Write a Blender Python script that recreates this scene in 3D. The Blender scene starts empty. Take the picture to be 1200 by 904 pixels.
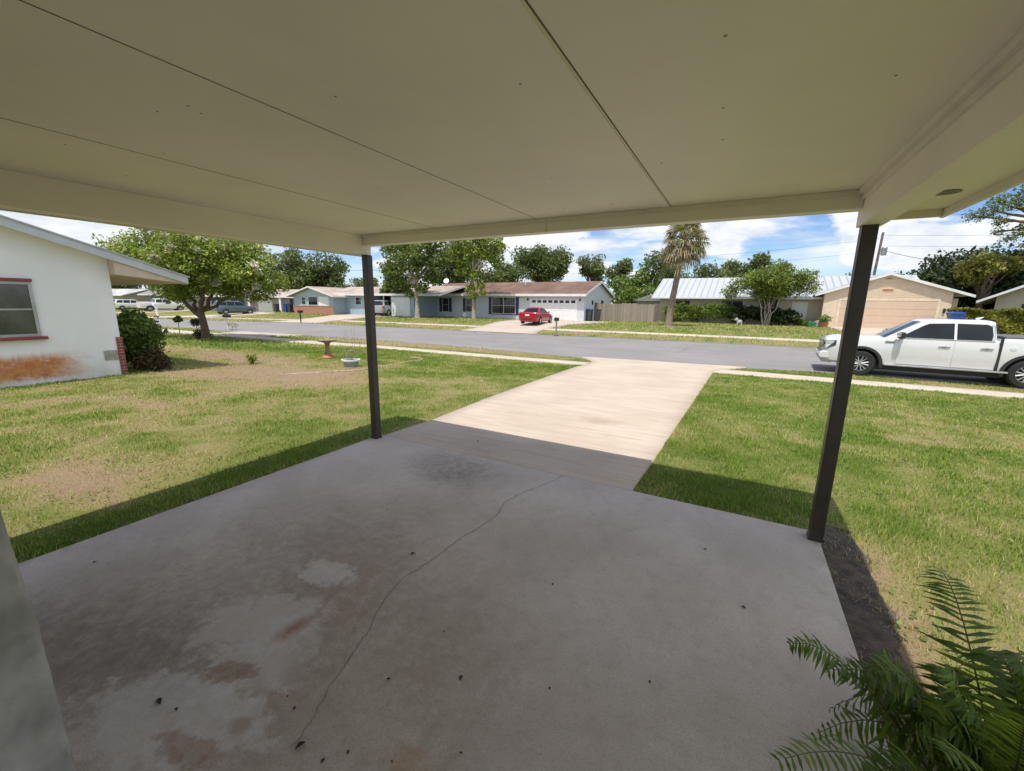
import bpy, bmesh, math, random
import numpy as np
from mathutils import Vector, Matrix, Euler

random.seed(7)
scn = bpy.context.scene
COL = scn.collection
R = math.radians
TH = 0.017                      # the street runs one degree off the carport's axis
CT, ST = math.cos(TH), math.sin(TH)

def W(u, v):
    return (u * CT + v * ST, -u * ST + v * CT)

GY = [-50, .5, 3, 9.5, 11, 12.6, 13.3, 18, 22, 23.5, 27, 31, 2000]
GA = [-.04, -.05, -.1, -.34, -.40, -.445, -.45, -.43, -.45, -.43, -.3, -.05, -.05]
GB = [-.08, -.10, -.25, -.42, -.43, -.445, -.45, -.43, -.45, -.43, -.3, -.05, -.05]

def gr(X, Y):
    """Height of the land at X, Y."""
    t = np.clip((-9 - np.asarray(X, float)) / 8, 0, 1)
    t = t * t * (3 - 2 * t)
    return np.interp(Y, GY, GA) * (1 - t) + np.interp(Y, GY, GB) * t

def gz(x, y):
    return float(gr(x, y))

# ------------------------------------------------------------------ noise
def _hash(i, j, seed):
    h = (i.astype(np.int64) * 374761393 + j.astype(np.int64) * 668265263 + seed * 1442695041) & 0xFFFFFFFF
    h = ((h ^ (h >> 13)) * 1274126177) & 0xFFFFFFFF
    return ((h ^ (h >> 16)) & 0xFFFF) / 65535.0

def vnoise(x, y, seed=0):
    x = np.asarray(x, float); y = np.asarray(y, float)
    i, j = np.floor(x), np.floor(y)
    fx, fy = x - i, y - j
    fx = fx * fx * (3 - 2 * fx); fy = fy * fy * (3 - 2 * fy)
    i = i.astype(np.int64); j = j.astype(np.int64)
    a = _hash(i, j, seed) * (1 - fx) + _hash(i + 1, j, seed) * fx
    b = _hash(i, j + 1, seed) * (1 - fx) + _hash(i + 1, j + 1, seed) * fx
    return a * (1 - fy) + b * fy

def fbm(x, y, seed=0, o=4):
    s, a, t = 0, .5, 0
    for k in range(o):
        s = s + a * vnoise(x * 2 ** k + 17 * k, y * 2 ** k - 9 * k, seed + k); t += a; a *= .55
    return s / t

# ------------------------------------------------------------------ materials
def nt(name):
    m = bpy.data.materials.new(name); m.use_nodes = True
    t = m.node_tree
    b = t.nodes['Principled BSDF']
    return m, t, b

def sv(sock, v):
    sock.default_value = v

def L(t, a, b):
    t.links.new(a, b)

def mixc(t, fac, a, b, mode='MIX'):
    n = t.nodes.new('ShaderNodeMix'); n.data_type = 'RGBA'; n.blend_type = mode
    for s, v in ((n.inputs[0], fac), (n.inputs[6], a), (n.inputs[7], b)):
        if hasattr(v, 'links'): L(t, v, s)
        elif isinstance(v, (tuple, list)): s.default_value = (*v[:3], 1)
        else: s.default_value = v
    return n.outputs[2]

def mth(t, op, a, b=None, c=None, clamp=False):
    n = t.nodes.new('ShaderNodeMath'); n.operation = op; n.use_clamp = clamp
    for s, v in zip(n.inputs, (a, b, c)):
        if v is None: continue
        if hasattr(v, 'links'): L(t, v, s)
        else: s.default_value = v
    return n.outputs[0]

def coords(t, kind='Object'):
    n = t.nodes.new('ShaderNodeTexCoord')
    return n.outputs[kind]

def worldpos(t):
    return t.nodes.new('ShaderNodeNewGeometry').outputs['Position']

def noise(t, co, scale, detail=5, rough=.55, dist=0):
    n = t.nodes.new('ShaderNodeTexNoise')
    n.inputs['Scale'].default_value = scale; n.inputs['Detail'].default_value = detail
    n.inputs['Roughness'].default_value = rough; n.inputs['Distortion'].default_value = dist
    if co is not None: L(t, co, n.inputs['Vector'])
    return n.outputs['Fac']

def ramp(t, fac, stops):
    n = t.nodes.new('ShaderNodeValToRGB'); e = n.color_ramp.elements
    while len(e) < len(stops): e.new(.5)
    for q, (p, c) in zip(e, stops):
        q.position = p; q.color = (*c, 1) if len(c) == 3 else c
    L(t, fac, n.inputs[0])
    return n.outputs[0]

def rmap(t, v, a, b, c=0, d=1):
    n = t.nodes.new('ShaderNodeMapRange'); n.interpolation_type = 'SMOOTHSTEP'
    L(t, v, n.inputs[0])
    for k, q in zip((1, 2, 3, 4), (a, b, c, d)): n.inputs[k].default_value = q
    return n.outputs[0]

def bump(t, b, h, strength=.3, dist=.01):
    n = t.nodes.new('ShaderNodeBump'); n.inputs['Strength'].default_value = strength
    n.inputs['Distance'].default_value = dist
    L(t, h, n.inputs['Height']); L(t, n.outputs[0], b.inputs['Normal'])

def mapping(t, co, scale=(1, 1, 1), loc=(0, 0, 0), rot=(0, 0, 0)):
    n = t.nodes.new('ShaderNodeMapping')
    n.inputs['Scale'].default_value = scale; n.inputs['Location'].default_value = loc; n.inputs['Rotation'].default_value = rot
    L(t, co, n.inputs['Vector'])
    return n.outputs[0]

def mat(name, col, rough=.6, metal=0, var=.12, scale=3, bs=0, bscale=60, spec=.5, coat=0, grime=0):
    m, t, b = nt(name)
    co = coords(t)
    n1 = noise(t, co, scale, 6)
    n1 = rmap(t, n1, .3, .7)
    lo = tuple(c * (1 - var) for c in col); hi = tuple(min(1, c * (1 + var)) for c in col)
    c = mixc(t, n1, lo, hi)
    if grime:
        n2 = rmap(t, noise(t, co, scale * .35, 8, .7), .52, .75)
        c = mixc(t, mth(t, 'MULTIPLY', n2, grime), c, (.16, .12, .08))
    L(t, c, b.inputs['Base Color'])
    sv(b.inputs['Roughness'], rough); sv(b.inputs['Metallic'], metal); sv(b.inputs['Specular IOR Level'], spec)
    if coat: sv(b.inputs['Coat Weight'], coat); sv(b.inputs['Coat Roughness'], .04)
    if bs: bump(t, b, noise(t, co, bscale, 4), bs)
    return m

def leafmat(name, a, b_, c_=None, trans=.35, clump=.8):
    """Leaf colours vary leaf by leaf and branch by branch."""
    m, t, b = nt(name)
    g = t.nodes.new('ShaderNodeNewGeometry')
    stops = [(0, a), (.6, b_)] + ([(1, c_)] if c_ else [(1, b_)])
    c = ramp(t, g.outputs['Random Per Island'], stops)
    n1 = rmap(t, noise(t, coords(t), clump, 3), .35, .68, .62, 1.25)
    n = t.nodes.new('ShaderNodeVectorMath'); n.operation = 'SCALE'
    L(t, c, n.inputs[0]); L(t, n1, n.inputs['Scale'])
    L(t, n.outputs[0], b.inputs['Base Color'])
    sv(b.inputs['Roughness'], .5); sv(b.inputs['Specular IOR Level'], .35)
    tr = t.nodes.new('ShaderNodeBsdfTranslucent'); L(t, mixc(t, .5, n.outputs[0], (.25, .3, .03)), tr.inputs[0])
    mx = t.nodes.new('ShaderNodeMixShader'); mx.inputs[0].default_value = trans
    L(t, b.outputs[0], mx.inputs[1]); L(t, tr.outputs[0], mx.inputs[2])
    L(t, mx.outputs[0], t.nodes['Material Output'].inputs[0])
    return m

# ------------------------------------------------------------------ mesh building
class MB:
    def __init__(s): s.v = []; s.f = []
    def add(s, vs, fs):
        o = len(s.v); s.v += [tuple(v) for v in vs]; s.f += [tuple(i + o for i in f) for f in fs]; return s
    def box(s, x0, x1, y0, y1, z0, z1):
        return s.add([(x, y, z) for x in (x0, x1) for y in (y0, y1) for z in (z0, z1)],
                     [(0, 1, 3, 2), (4, 6, 7, 5), (0, 4, 5, 1), (2, 3, 7, 6), (0, 2, 6, 4), (1, 5, 7, 3)])
    def obox(s, c, d, rz=0, rx=0, ry=0):
        m = Matrix.Translation(c) @ Euler((rx, ry, rz)).to_matrix().to_4x4()
        k = MB().box(-d[0] / 2, d[0] / 2, -d[1] / 2, d[1] / 2, -d[2] / 2, d[2] / 2)
        return s.add([m @ Vector(v) for v in k.v], k.f)
    def prism(s, poly, axis, a, b):
        n = len(poly)
        def p(q, t):
            return {'x': (t, q[0], q[1]), 'y': (q[0], t, q[1]), 'z': (q[0], q[1], t)}[axis]
        return s.add([p(q, a) for q in poly] + [p(q, b) for q in poly],
                     [tuple(range(n)), tuple(range(2 * n - 1, n - 1, -1))] + [(i, (i + 1) % n, n + (i + 1) % n, n + i) for i in range(n)])
    def tube(s, pts, rad, n=8, cap=True):
        pts = [Vector(p) for p in pts]
        if not isinstance(rad, (list, tuple)): rad = [rad] * len(pts)
        o = len(s.v); ref = None
        for i, p in enumerate(pts):
            d = (pts[min(i + 1, len(pts) - 1)] - pts[max(i - 1, 0)])
            d = d.normalized() if d.length > 1e-9 else Vector((0, 0, 1))
            if ref is None: ref = Vector((1, 0, 0)) if abs(d.x) < .8 else Vector((0, 1, 0))
            a = (ref - d * ref.dot(d)).normalized(); b = d.cross(a); ref = a
            for k in range(n):
                q = 2 * math.pi * k / n
                s.v.append(tuple(p + (a * math.cos(q) + b * math.sin(q)) * rad[i]))
        for i in range(len(pts) - 1):
            for k in range(n):
                k2 = (k + 1) % n
                s.f.append((o + i * n + k, o + i * n + k2, o + (i + 1) * n + k2, o + (i + 1) * n + k))
        if cap:
            s.f.append(tuple(o + k for k in range(n - 1, -1, -1)))
            s.f.append(tuple(o + (len(pts) - 1) * n + k for k in range(n)))
        return s
    def lathe(s, prof, n=16, c=(0, 0, 0), axis='z', cap=True):
        o = len(s.v)
        for r, z in prof:
            for k in range(n):
                q = 2 * math.pi * k / n
                v = (r * math.cos(q), r * math.sin(q), z)
                if axis == 'y': v = (v[0], v[2], v[1])
                s.v.append((v[0] + c[0], v[1] + c[1], v[2] + c[2]))
        for i in range(len(prof) - 1):
            for k in range(n):
                k2 = (k + 1) % n
                s.f.append((o + i * n + k, o + i * n + k2, o + (i + 1) * n + k2, o + (i + 1) * n + k))
        if cap:
            s.f.append(tuple(o + k for k in range(n - 1, -1, -1)))
            s.f.append(tuple(o + (len(prof) - 1) * n + k for k in range(n)))
        return s
    def sphere(s, c, r, n=12, m=8, sc=(1, 1, 1)):
        prof = [(max(1e-4, math.sin(math.pi * i / m)) * r, -math.cos(math.pi * i / m) * r) for i in range(m + 1)]
        k = MB().lathe(prof, n)
        return s.add([(v[0] * sc[0] + c[0], v[1] * sc[1] + c[1], v[2] * sc[2] + c[2]) for v in k.v], k.f)
    def mesh(s, name, smooth=False, angle=35):
        me = bpy.data.meshes.new(name)
        me.from_pydata(s.v, [], s.f); me.validate()
        bm = bmesh.new(); bm.from_mesh(me)
        bmesh.ops.recalc_face_normals(bm, faces=bm.faces)
        if smooth:
            for f in bm.faces: f.smooth = True
            for e in bm.edges:
                if len(e.link_faces) == 2 and e.calc_face_angle(0) > R(angle): e.smooth = False
        bm.to_mesh(me); bm.free()
        return me
    def build(s, name, m=None, parent=None, smooth=False, bevel=0, angle=35):
        return link(name, s.mesh(name, smooth, angle), m, parent, bevel)

def link(name, me, m=None, parent=None, bevel=0):
    o = bpy.data.objects.new(name, me); COL.objects.link(o)
    if m is not None:
        me.materials.clear()
        for q in (m if isinstance(m, (list, tuple)) else [m]): me.materials.append(q)
    if parent is not None: o.parent = parent
    if bevel:
        b = o.modifiers.new('Bevel', 'BEVEL'); b.width = bevel; b.segments = 2; b.limit_method = 'ANGLE'; b.angle_limit = R(40)
    return o

def tag(o, label=None, cat=None, group=None, kind=None):
    if label: o['label'] = label
    if cat: o['category'] = cat
    if group: o['group'] = group
    if kind: o['kind'] = kind
    return o

def thing(name, label, cat, loc=(0, 0, 0), rz=0, group=None, sc=1):
    o = bpy.data.objects.new(name, None); COL.objects.link(o)
    o.location = loc; o.rotation_euler = (0, 0, rz); o.scale = (sc, sc, sc); o.empty_display_size = .2
    return tag(o, label, cat, group)

def copy_tree(o, parent=None):
    c = o.copy(); COL.objects.link(c)
    if parent is not None: c.parent = parent
    for ch in list(o.children): copy_tree(ch, c)
    return c

def fastmesh(name, V, F, nper, attrs=None):
    """Mesh straight from arrays: F holds nper corner indices per face."""
    me = bpy.data.meshes.new(name)
    V = np.asarray(V, np.float32); F = np.asarray(F, np.int32)
    me.vertices.add(len(V)); me.vertices.foreach_set('co', V.ravel())
    me.loops.add(F.size); me.loops.foreach_set('vertex_index', F.ravel())
    me.polygons.add(len(F)); me.polygons.foreach_set('loop_start', np.arange(0, F.size, nper, dtype=np.int32))
    me.polygons.foreach_set('loop_total', np.full(len(F), nper, np.int32))
    me.update(calc_edges=True)
    for k, a in (attrs or {}).items():
        at = me.attributes.new(k, 'FLOAT', 'POINT'); at.data.foreach_set('value', np.asarray(a, np.float32))
    return me

def leaf_cloud(clumps, n, size, seed, aspect=.5, up=.5, inner=.45):
    """Leaves spread through ellipsoid clumps (x, y, z, rx, ry, rz), denser toward the outside."""
    g = np.random.default_rng(seed)
    C = np.array([(c + (c[3], c[3] * .8))[:6] if len(c) == 4 else c for c in clumps], float)
    w = (C[:, 3] * C[:, 4] + C[:, 4] * C[:, 5] + C[:, 3] * C[:, 5]); w /= w.sum()
    k = g.choice(len(C), n, p=w)
    d = g.normal(size=(n, 3)); d /= np.linalg.norm(d, axis=1)[:, None]
    rr = inner + (1.08 - inner) * np.sqrt(g.random(n))
    bump_ = 1 + .22 * np.sin(d[:, 0] * 5 + k) * np.sin(d[:, 1] * 5 + 2 * k) + .18 * np.sin(d[:, 2] * 9 + d[:, 0] * 7 + k)
    P = C[k, :3] + d * C[k, 3:6] * (rr * bump_)[:, None]
    nrm = g.normal(size=(n, 3)) + d * .6; nrm[:, 2] += up; nrm /= np.linalg.norm(nrm, axis=1)[:, None]
    t = np.cross(nrm, g.normal(size=(n, 3))); t /= np.linalg.norm(t, axis=1)[:, None]
    b = np.cross(nrm, t)
    l = size * (.55 + .9 * g.random(n))[:, None]; wd = l * aspect
    droop = np.zeros((n, 3)); droop[:, 2] = -.12
    V = np.stack([P - t * l * .5, P + b * wd * .5, P + t * l * .5 + droop * l, P - b * wd * .5], 1).reshape(-1, 3)
    F = np.arange(4 * n).reshape(n, 4)
    return V, F

def leaves(name, clumps, n, size, m, parent, seed, **k):
    V, F = leaf_cloud(clumps, n, size, seed, **k)
    return link(name, fastmesh(name, V, F, 4), m, parent)

def limb(a, b, sag=0, k=5, jit=.06, seed=0):
    g = random.Random(seed)
    a, b = Vector(a), Vector(b); out = []
    for i in range(k + 1):
        t = i / k; p = a.lerp(b, t); j = jit * (a - b).length * math.sin(math.pi * t)
        out.append(p + Vector((g.uniform(-j, j), g.uniform(-j, j), sag * math.sin(math.pi * t))))
    return out
CLOUD_OFF = (6.6, 1.6); CLOUD_OFF2 = (2.74, 1.22); SUN_E = 3.0; EXPO = .66
# ------------------------------------------------------------------ materials of the place
M = {}
M['post'] = mat('dark_bronze_paint', (.045, .036, .030), .45, var=.15, scale=6)
M['cream'] = mat('cream_paint', (.88, .825, .725), .55, var=.05, scale=.9, bs=.08, bscale=9, grime=.10)
M['trimcream'] = mat('cream_trim_paint', (.80, .745, .64), .5, var=.05, scale=4, grime=.12)
M['nail'] = mat('painted_nail', (.30, .27, .21), .6)
M['seam'] = mat('seam_shadow_gap', (.20, .175, .13), .8)
M['white'] = mat('white_paint', (.78, .79, .80), .5, var=.05, grime=.08)
M['whitetrim'] = mat('white_trim', (.74, .75, .76), .45, var=.06, scale=2)
M['glass'] = mat('dark_window_glass', (.010, .014, .020), .05, var=.3, scale=1, spec=.5)
M['glasspale'] = mat('reflection_tinted_glass', (.055, .06, .058), .10, var=.5, scale=2.5, spec=.9)  # glass colour lightened to suggest a reflection in the panes
M['tansoffit'] = mat('tan_soffit', (.56, .47, .37), .7, var=.06)
M['black'] = mat('black_plastic', (.02, .02, .02), .5, var=.2)
M['rubber'] = mat('tyre_rubber', (.018, .018, .019), .8, var=.2, bs=.2)
M['alloy'] = mat('alloy_rim', (.55, .56, .58), .3, .9, var=.08)
M['chrome'] = mat('chrome', (.80, .81, .83), .12, 1, var=.02)
M['steel'] = mat('galvanised_steel', (.42, .43, .44), .45, .7, var=.12)
M['navy'] = mat('navy_paint', (.022, .035, .095), .5, var=.1)
M['redpaint'] = mat('brick_red_paint', (.26, .045, .045), .5, var=.15, grime=.1)
M['carred'] = mat('red_car_paint', (.36, .008, .022), .3, .15, var=.04, coat=.8)
M['carwhite'] = mat('pearl_white_car_paint', (.68, .69, .70), .28, .05, var=.02, coat=.8)
M['carsilver'] = mat('silver_car_paint', (.42, .44, .45), .3, .6, var=.03, coat=.6)
M['carblue'] = mat('grey_blue_car_paint', (.12, .16, .20), .28, .5, var=.03, coat=.7)
M['cardark'] = mat('dark_car_paint', (.03, .04, .06), .28, .4, var=.03, coat=.7)
M['lampdark'] = mat('dark_lamp_glass', (.035, .04, .05), .12, .2, var=.2, coat=.8)
M['darkchrome'] = mat('dark_chrome', (.30, .31, .33), .2, 1, var=.05)
M['taillight'] = mat('red_lens', (.35, .01, .01), .15, coat=.6)
M['lens'] = mat('clear_lens', (.62, .66, .70), .1, .3, coat=.6)
M['amber'] = mat('amber_lens', (.6, .2, .02), .2)
M['bluebin'] = mat('blue_bin_plastic', (.02, .07, .30), .45, var=.1)
M['binlid'] = mat('blue_bin_lid', (.03, .09, .34), .4, var=.1)
M['greybin'] = mat('dark_grey_bin_plastic', (.05, .055, .06), .5, var=.1)
M['terracotta'] = mat('terracotta', (.40, .17, .09), .75, var=.25, scale=8, bs=.2)
M['stonegrey'] = mat('weathered_cast_stone', (.25, .20, .16), .9, var=.3, scale=9, bs=.3)
M['soil'] = mat('shade_darkened_soil', (.075, .058, .045), .95, var=.45, scale=14, bs=.9, bscale=45)  # soil colour darkened to carry the shade under the roof edge
M['greystone'] = mat('pale_grey_stone', (.42, .42, .43), .8, var=.2, scale=5)
M['tealpot'] = mat('faded_teal_pot', (.22, .31, .33), .6, var=.15)
M['bark'] = mat('bark', (.14, .10, .07), .95, var=.4, scale=14, bs=.8, bscale=25)
M['barklight'] = mat('pale_smooth_bark', (.36, .31, .24), .9, var=.35, scale=6, bs=.4, bscale=18)
M['palmbark'] = mat('palm_bark', (.24, .19, .15), .95, var=.35, scale=10, bs=.9, bscale=14)
M['poles'] = mat('weathered_pole_wood', (.16, .13, .11), .9, var=.3, scale=5)
M['wire'] = mat('cable', (.03, .03, .03), .7)
M['wood'] = mat('wood_stake', (.3, .22, .14), .85, var=.3, scale=8)
M['h1wall'] = mat('pale_blue_wall_paint', (.60, .64, .70), .6, var=.05)
M['h3wall'] = mat('sky_blue_wall_paint', (.35, .45, .53), .65, var=.07)
M['h3gable'] = mat('pale_teal_boards', (.42, .52, .55), .6, var=.06)
M['h2wall'] = mat('peach_beige_wall_paint', (.70, .565, .425), .65, var=.05)
M['h2side'] = mat('tan_wall_paint', (.56, .50, .38), .65, var=.06)
M['h4wall'] = mat('beige_wall_paint', (.46, .42, .35), .65, var=.06)
M['pinkwall'] = mat('dull_pink_wall_paint', (.38, .32, .31), .65, var=.07)
M['greywall'] = mat('grey_wall_paint', (.28, .27, .26), .65, var=.08)
M['tanwall'] = mat('tan_wall_paint_far', (.48, .43, .35), .65, var=.08)
M['metalrib'] = mat('metal_roof_rib', (.36, .39, .45), .45, .2, var=.05)
M['metalroof'] = mat('white_metal_roof', (.52, .545, .59), .4, .2, var=.04, scale=1)
M['conc_pale'] = mat('pale_kerb_concrete', (.46, .40, .32), .9, var=.15, scale=6, bs=.2)
M['edging'] = mat('earth_stained_edging', (.34, .27, .19), .95, var=.3, scale=4)
M['fasciagrey'] = mat('grey_white_fascia', (.50, .53, .57), .5, var=.06)
M['soffit_dark'] = mat('vent_grille', (.25, .23, .19), .6)

def shingle(name, a, b):
    m, t, bs = nt(name)
    co = coords(t)
    br = t.nodes.new('ShaderNodeTexBrick'); L(t, mapping(t, co, (1, 1, 1)), br.inputs['Vector'])
    br.inputs['Scale'].default_value = 3; br.inputs['Color1'].default_value = (*a, 1); br.inputs['Color2'].default_value = (*b, 1)
    br.inputs['Mortar'].default_value = (a[0] * .6, a[1] * .6, a[2] * .6, 1); br.inputs['Mortar Size'].default_value = .012
    n1 = rmap(t, noise(t, co, .6, 7, .65), .35, .7, .7, 1.25)
    n = t.nodes.new('ShaderNodeVectorMath'); n.operation = 'SCALE'; L(t, br.outputs[0], n.inputs[0]); L(t, n1, n.inputs['Scale'])
    L(t, n.outputs[0], bs.inputs['Base Color']); sv(bs.inputs['Roughness'], .9)
    bump(t, bs, noise(t, co, 30, 3), .4)
    return m
M['shingle_red'] = shingle('red_brown_shingles', (.20, .118, .086), (.16, .095, .072))
M['shingle_pink'] = shingle('pinkish_shingles', (.46, .37, .32), (.42, .34, .30))
M['shingle_grey'] = shingle('grey_shingles', (.32, .31, .29), (.27, .26, .25))
M['shingle_brown'] = shingle('brown_shingles', (.16, .12, .10), (.20, .15, .12))
M['shingle_white'] = shingle('pale_shingles', (.5, .5, .5), (.45, .45, .45))

def brickmat(name, a, b, mortar, scale=1):
    m, t, bs = nt(name)
    co = coords(t)
    sp = t.nodes.new('ShaderNodeSeparateXYZ'); L(t, co, sp.inputs[0])
    cb = t.nodes.new('ShaderNodeCombineXYZ')
    L(t, mth(t, 'ADD', sp.outputs[0], sp.outputs[1]), cb.inputs[0]); L(t, sp.outputs[2], cb.inputs[1])
    br = t.nodes.new('ShaderNodeTexBrick'); L(t, cb.outputs[0], br.inputs['Vector'])
    br.inputs['Scale'].default_value = scale
    br.inputs['Brick Width'].default_value = .21; br.inputs['Row Height'].default_value = .07; br.inputs['Mortar Size'].default_value = .009
    br.inputs['Color1'].default_value = (*a, 1); br.inputs['Color2'].default_value = (*b, 1); br.inputs['Mortar'].default_value = (*mortar, 1)
    L(t, br.outputs[0], bs.inputs['Base Color']); sv(bs.inputs['Roughness'], .85)
    bump(t, bs, br.outputs['Fac'], -.4)
    return m
M['brick_orange'] = brickmat('orange_brick', (.42, .15, .065), (.34, .11, .05), (.45, .36, .28))
M['brick_red'] = brickmat('red_brick', (.24, .055, .05), (.19, .045, .04), (.32, .22, .20))

# pickets: grey weathered boards
def boards(name, a, b, width=.14):
    m, t, bs = nt(name)
    co = coords(t)
    sp = t.nodes.new('ShaderNodeSeparateXYZ'); L(t, co, sp.inputs[0])
    q = mth(t, 'FLOOR', mth(t, 'DIVIDE', sp.outputs[0], width))
    wn = t.nodes.new('ShaderNodeTexWhiteNoise'); wn.noise_dimensions = '1D'; L(t, q, wn.inputs['W'])
    c = mixc(t, wn.outputs[0], a, b)
    g = noise(t, mapping(t, co, (12, 12, .8)), 2, 6, .7)
    c = mixc(t, mth(t, 'MULTIPLY', rmap(t, g, .4, .75), .5), c, (a[0] * .5, a[1] * .48, a[2] * .45))
    L(t, c, bs.inputs['Base Color']); sv(bs.inputs['Roughness'], .9)
    return m
M['fence'] = boards('weathered_fence_boards', (.36, .31, .26), (.25, .21, .18))

# asphalt
m, t, b = nt('worn_asphalt')
co = worldpos(t)
n1 = noise(t, co, .35, 8, .65); n2 = noise(t, co, 40, 3)
nl = noise(t, mapping(t, co, (.12, 1.2, 1)), 1, 5)
c = mixc(t, rmap(t, n1, .35, .7), (.215, .205, .205), (.262, .25, .25))
c = mixc(t, mth(t, 'MULTIPLY', rmap(t, nl, .5, .7), .45), c, (.29, .27, .26))
c = mixc(t, mth(t, 'MULTIPLY', rmap(t, n2, .45, .7), .5), c, (.15, .145, .145))
vo = t.nodes.new('ShaderNodeTexVoronoi'); vo.feature = 'DISTANCE_TO_EDGE'; vo.inputs['Scale'].default_value = .45
L(t, mixc(t, .12, co, noise(t, co, 1.2, 4)), vo.inputs['Vector'])
cr = rmap(t, vo.outputs['Distance'], .0, .018, 1, 0)
c = mixc(t, mth(t, 'MULTIPLY', mth(t, 'MULTIPLY', cr, rmap(t, noise(t, co, .15, 3), .5, .62)), .55), c, (.09, .09, .09))
L(t, c, b.inputs['Base Color']); sv(b.inputs['Roughness'], .9); bump(t, b, n2, .4, .01)
M['asphalt'] = m

def blob(t, co, cx, cy, rx, ry, rot=0, rag=.35, soft=.5, nscale=4):
    """Mask of a stain: 1 inside an uneven ellipse, fading to 0 outside it."""
    v = t.nodes.new('ShaderNodeVectorMath'); v.operation = 'SUBTRACT'; L(t, co, v.inputs[0]); v.inputs[1].default_value = (cx, cy, 0)
    r = t.nodes.new('ShaderNodeVectorRotate'); r.rotation_type = 'Z_AXIS'; r.inputs['Angle'].default_value = -rot; L(t, v.outputs[0], r.inputs[0])
    s = t.nodes.new('ShaderNodeVectorMath'); s.operation = 'MULTIPLY'; L(t, r.outputs[0], s.inputs[0]); s.inputs[1].default_value = (1 / rx, 1 / ry, 0)
    l = t.nodes.new('ShaderNodeVectorMath'); l.operation = 'LENGTH'; L(t, s.outputs[0], l.inputs[0])
    nn = noise(t, co, nscale * 1.6, 9, .72)
    d = mth(t, 'ADD', l.outputs['Value'], mth(t, 'MULTIPLY', mth(t, 'SUBTRACT', nn, .5), rag * 4))
    return rmap(t, d, 1 - soft, 1 + soft, 1, 0)

# the carport slab: broom-finished concrete with its own stains
m, t, b = nt('stained_slab_concrete')
co = worldpos(t)
n1 = noise(t, co, 1.1, 8, .6); n2 = noise(t, co, 9, 6, .7); n3 = noise(t, co, 130, 3)
c = mixc(t, rmap(t, n1, .32, .68), (.47, .41, .37), (.59, .53, .485))
c = mixc(t, mth(t, 'MULTIPLY', rmap(t, n2, .45, .72), .35), c, (.34, .285, .25))
c = mixc(t, mth(t, 'MULTIPLY', rmap(t, n3, .45, .75), .5), c, (.26, .22, .19))
c = mixc(t, mth(t, 'MULTIPLY', rmap(t, noise(t, co, 45, 5, .75), .5, .72), .4), c, (.25, .205, .18))
MOTTLE = noise(t, co, 13, 8, .78); KST = .85
def stain(mask, k, col):
    global c
    mk = mth(t, 'MULTIPLY', mask, rmap(t, MOTTLE, .3, .66, .35, 1.1))
    c = mixc(t, mth(t, 'MULTIPLY', mk, k * KST, clamp=True), c, col)
stain(blob(t, co, 2.35, -2.35, .75, 1.0, .3, .6, .9, 1.6), .5, (.31, .225, .17))
stain(blob(t, co, 1.35, -2.5, 1.0, .5, .5, .6, .8, 2.2), .55, (.23, .185, .15))
stain(blob(t, co, 1.25, -3.15, .75, .32, .25, .5, .6, 3), .6, (.17, .135, .11))
stain(blob(t, co, 1.62, -3.1, .5, .25, .25, .5, .6, 4), .4, (.16, .125, .10))
stain(blob(t, co, 1.3, -1.75, .65, .4, .4, .45, .7, 3), .4, (.2, .16, .13))
stain(blob(t, co, 1.48, -.25, .52, .36, -.2, .35, .6, 3.5), .72, (.15, .12, .10))
stain(blob(t, co, 2.15, -2.45, .3, .7, .3, .45, .7, 4), .5, (.24, .15, .10))
stain(blob(t, co, 3.05, -2.55, .35, .75, .2, .5, .8, 3), .35, (.25, .17, .11))
stain(blob(t, co, 2.0, -1.0, .8, .3, .3, .5, .8, 2), .25, (.25, .2, .16))
stain(blob(t, co, 3.9, -1.3, .8, 1.3, .3, .5, .9, 1.5), .22, (.27, .24, .22))
stain(blob(t, co, 2.1, -3.1, .42, .22, .35, .7, .22, 6), .95, (.60, .57, .56))
stain(blob(t, co, 1.9, -2.6, .32, .22, .5, .7, .25, 6), .8, (.58, .55, .54))
stain(blob(t, co, 1.84, -2.12, .2, .11, .2, .6, .2, 8), .95, (.60, .58, .57))
stain(blob(t, co, 2.14, -2.72, .2, .28, .2, .5, .5, 6), .8, (.58, .555, .54))
stain(blob(t, co, 2.10, -2.53, .05, .11, -.15, .4, .6, 10), .9, (.26, .085, .03))
stain(blob(t, co, 2.08, -2.86, .13, .06, .5, .55, .18, 9), .95, (.25, .15, .075))
stain(blob(t, co, 2.40, -2.98, .05, .04, 0, .4, .4, 9), .7, (.26, .14, .06))
stain(blob(t, co, 2.32, -3.14, .16, .055, .2, .6, .25, 9), .7, (.25, .12, .05))
stain(blob(t, co, 3.15, -2.74, .1, .06, 0, .5, .6, 9), .6, (.34, .2, .08))
sp_ = t.nodes.new('ShaderNodeSeparateXYZ'); L(t, co, sp_.inputs[0])
# darker rim where the slab meets the soil
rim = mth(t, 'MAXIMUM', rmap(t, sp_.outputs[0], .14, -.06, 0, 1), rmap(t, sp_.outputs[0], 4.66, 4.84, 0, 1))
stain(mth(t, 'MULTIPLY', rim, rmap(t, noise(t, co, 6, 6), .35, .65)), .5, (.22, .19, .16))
sk = rmap(t, noise(t, co, 16, 3, .5), .74, .78)
stain(sk, .6, (.1, .085, .075))
L(t, c, b.inputs['Base Color']); sv(b.inputs['Roughness'], .82); bump(t, b, mixc(t, .5, n3, n2), .35, .01)
M['slab'] = m

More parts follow.
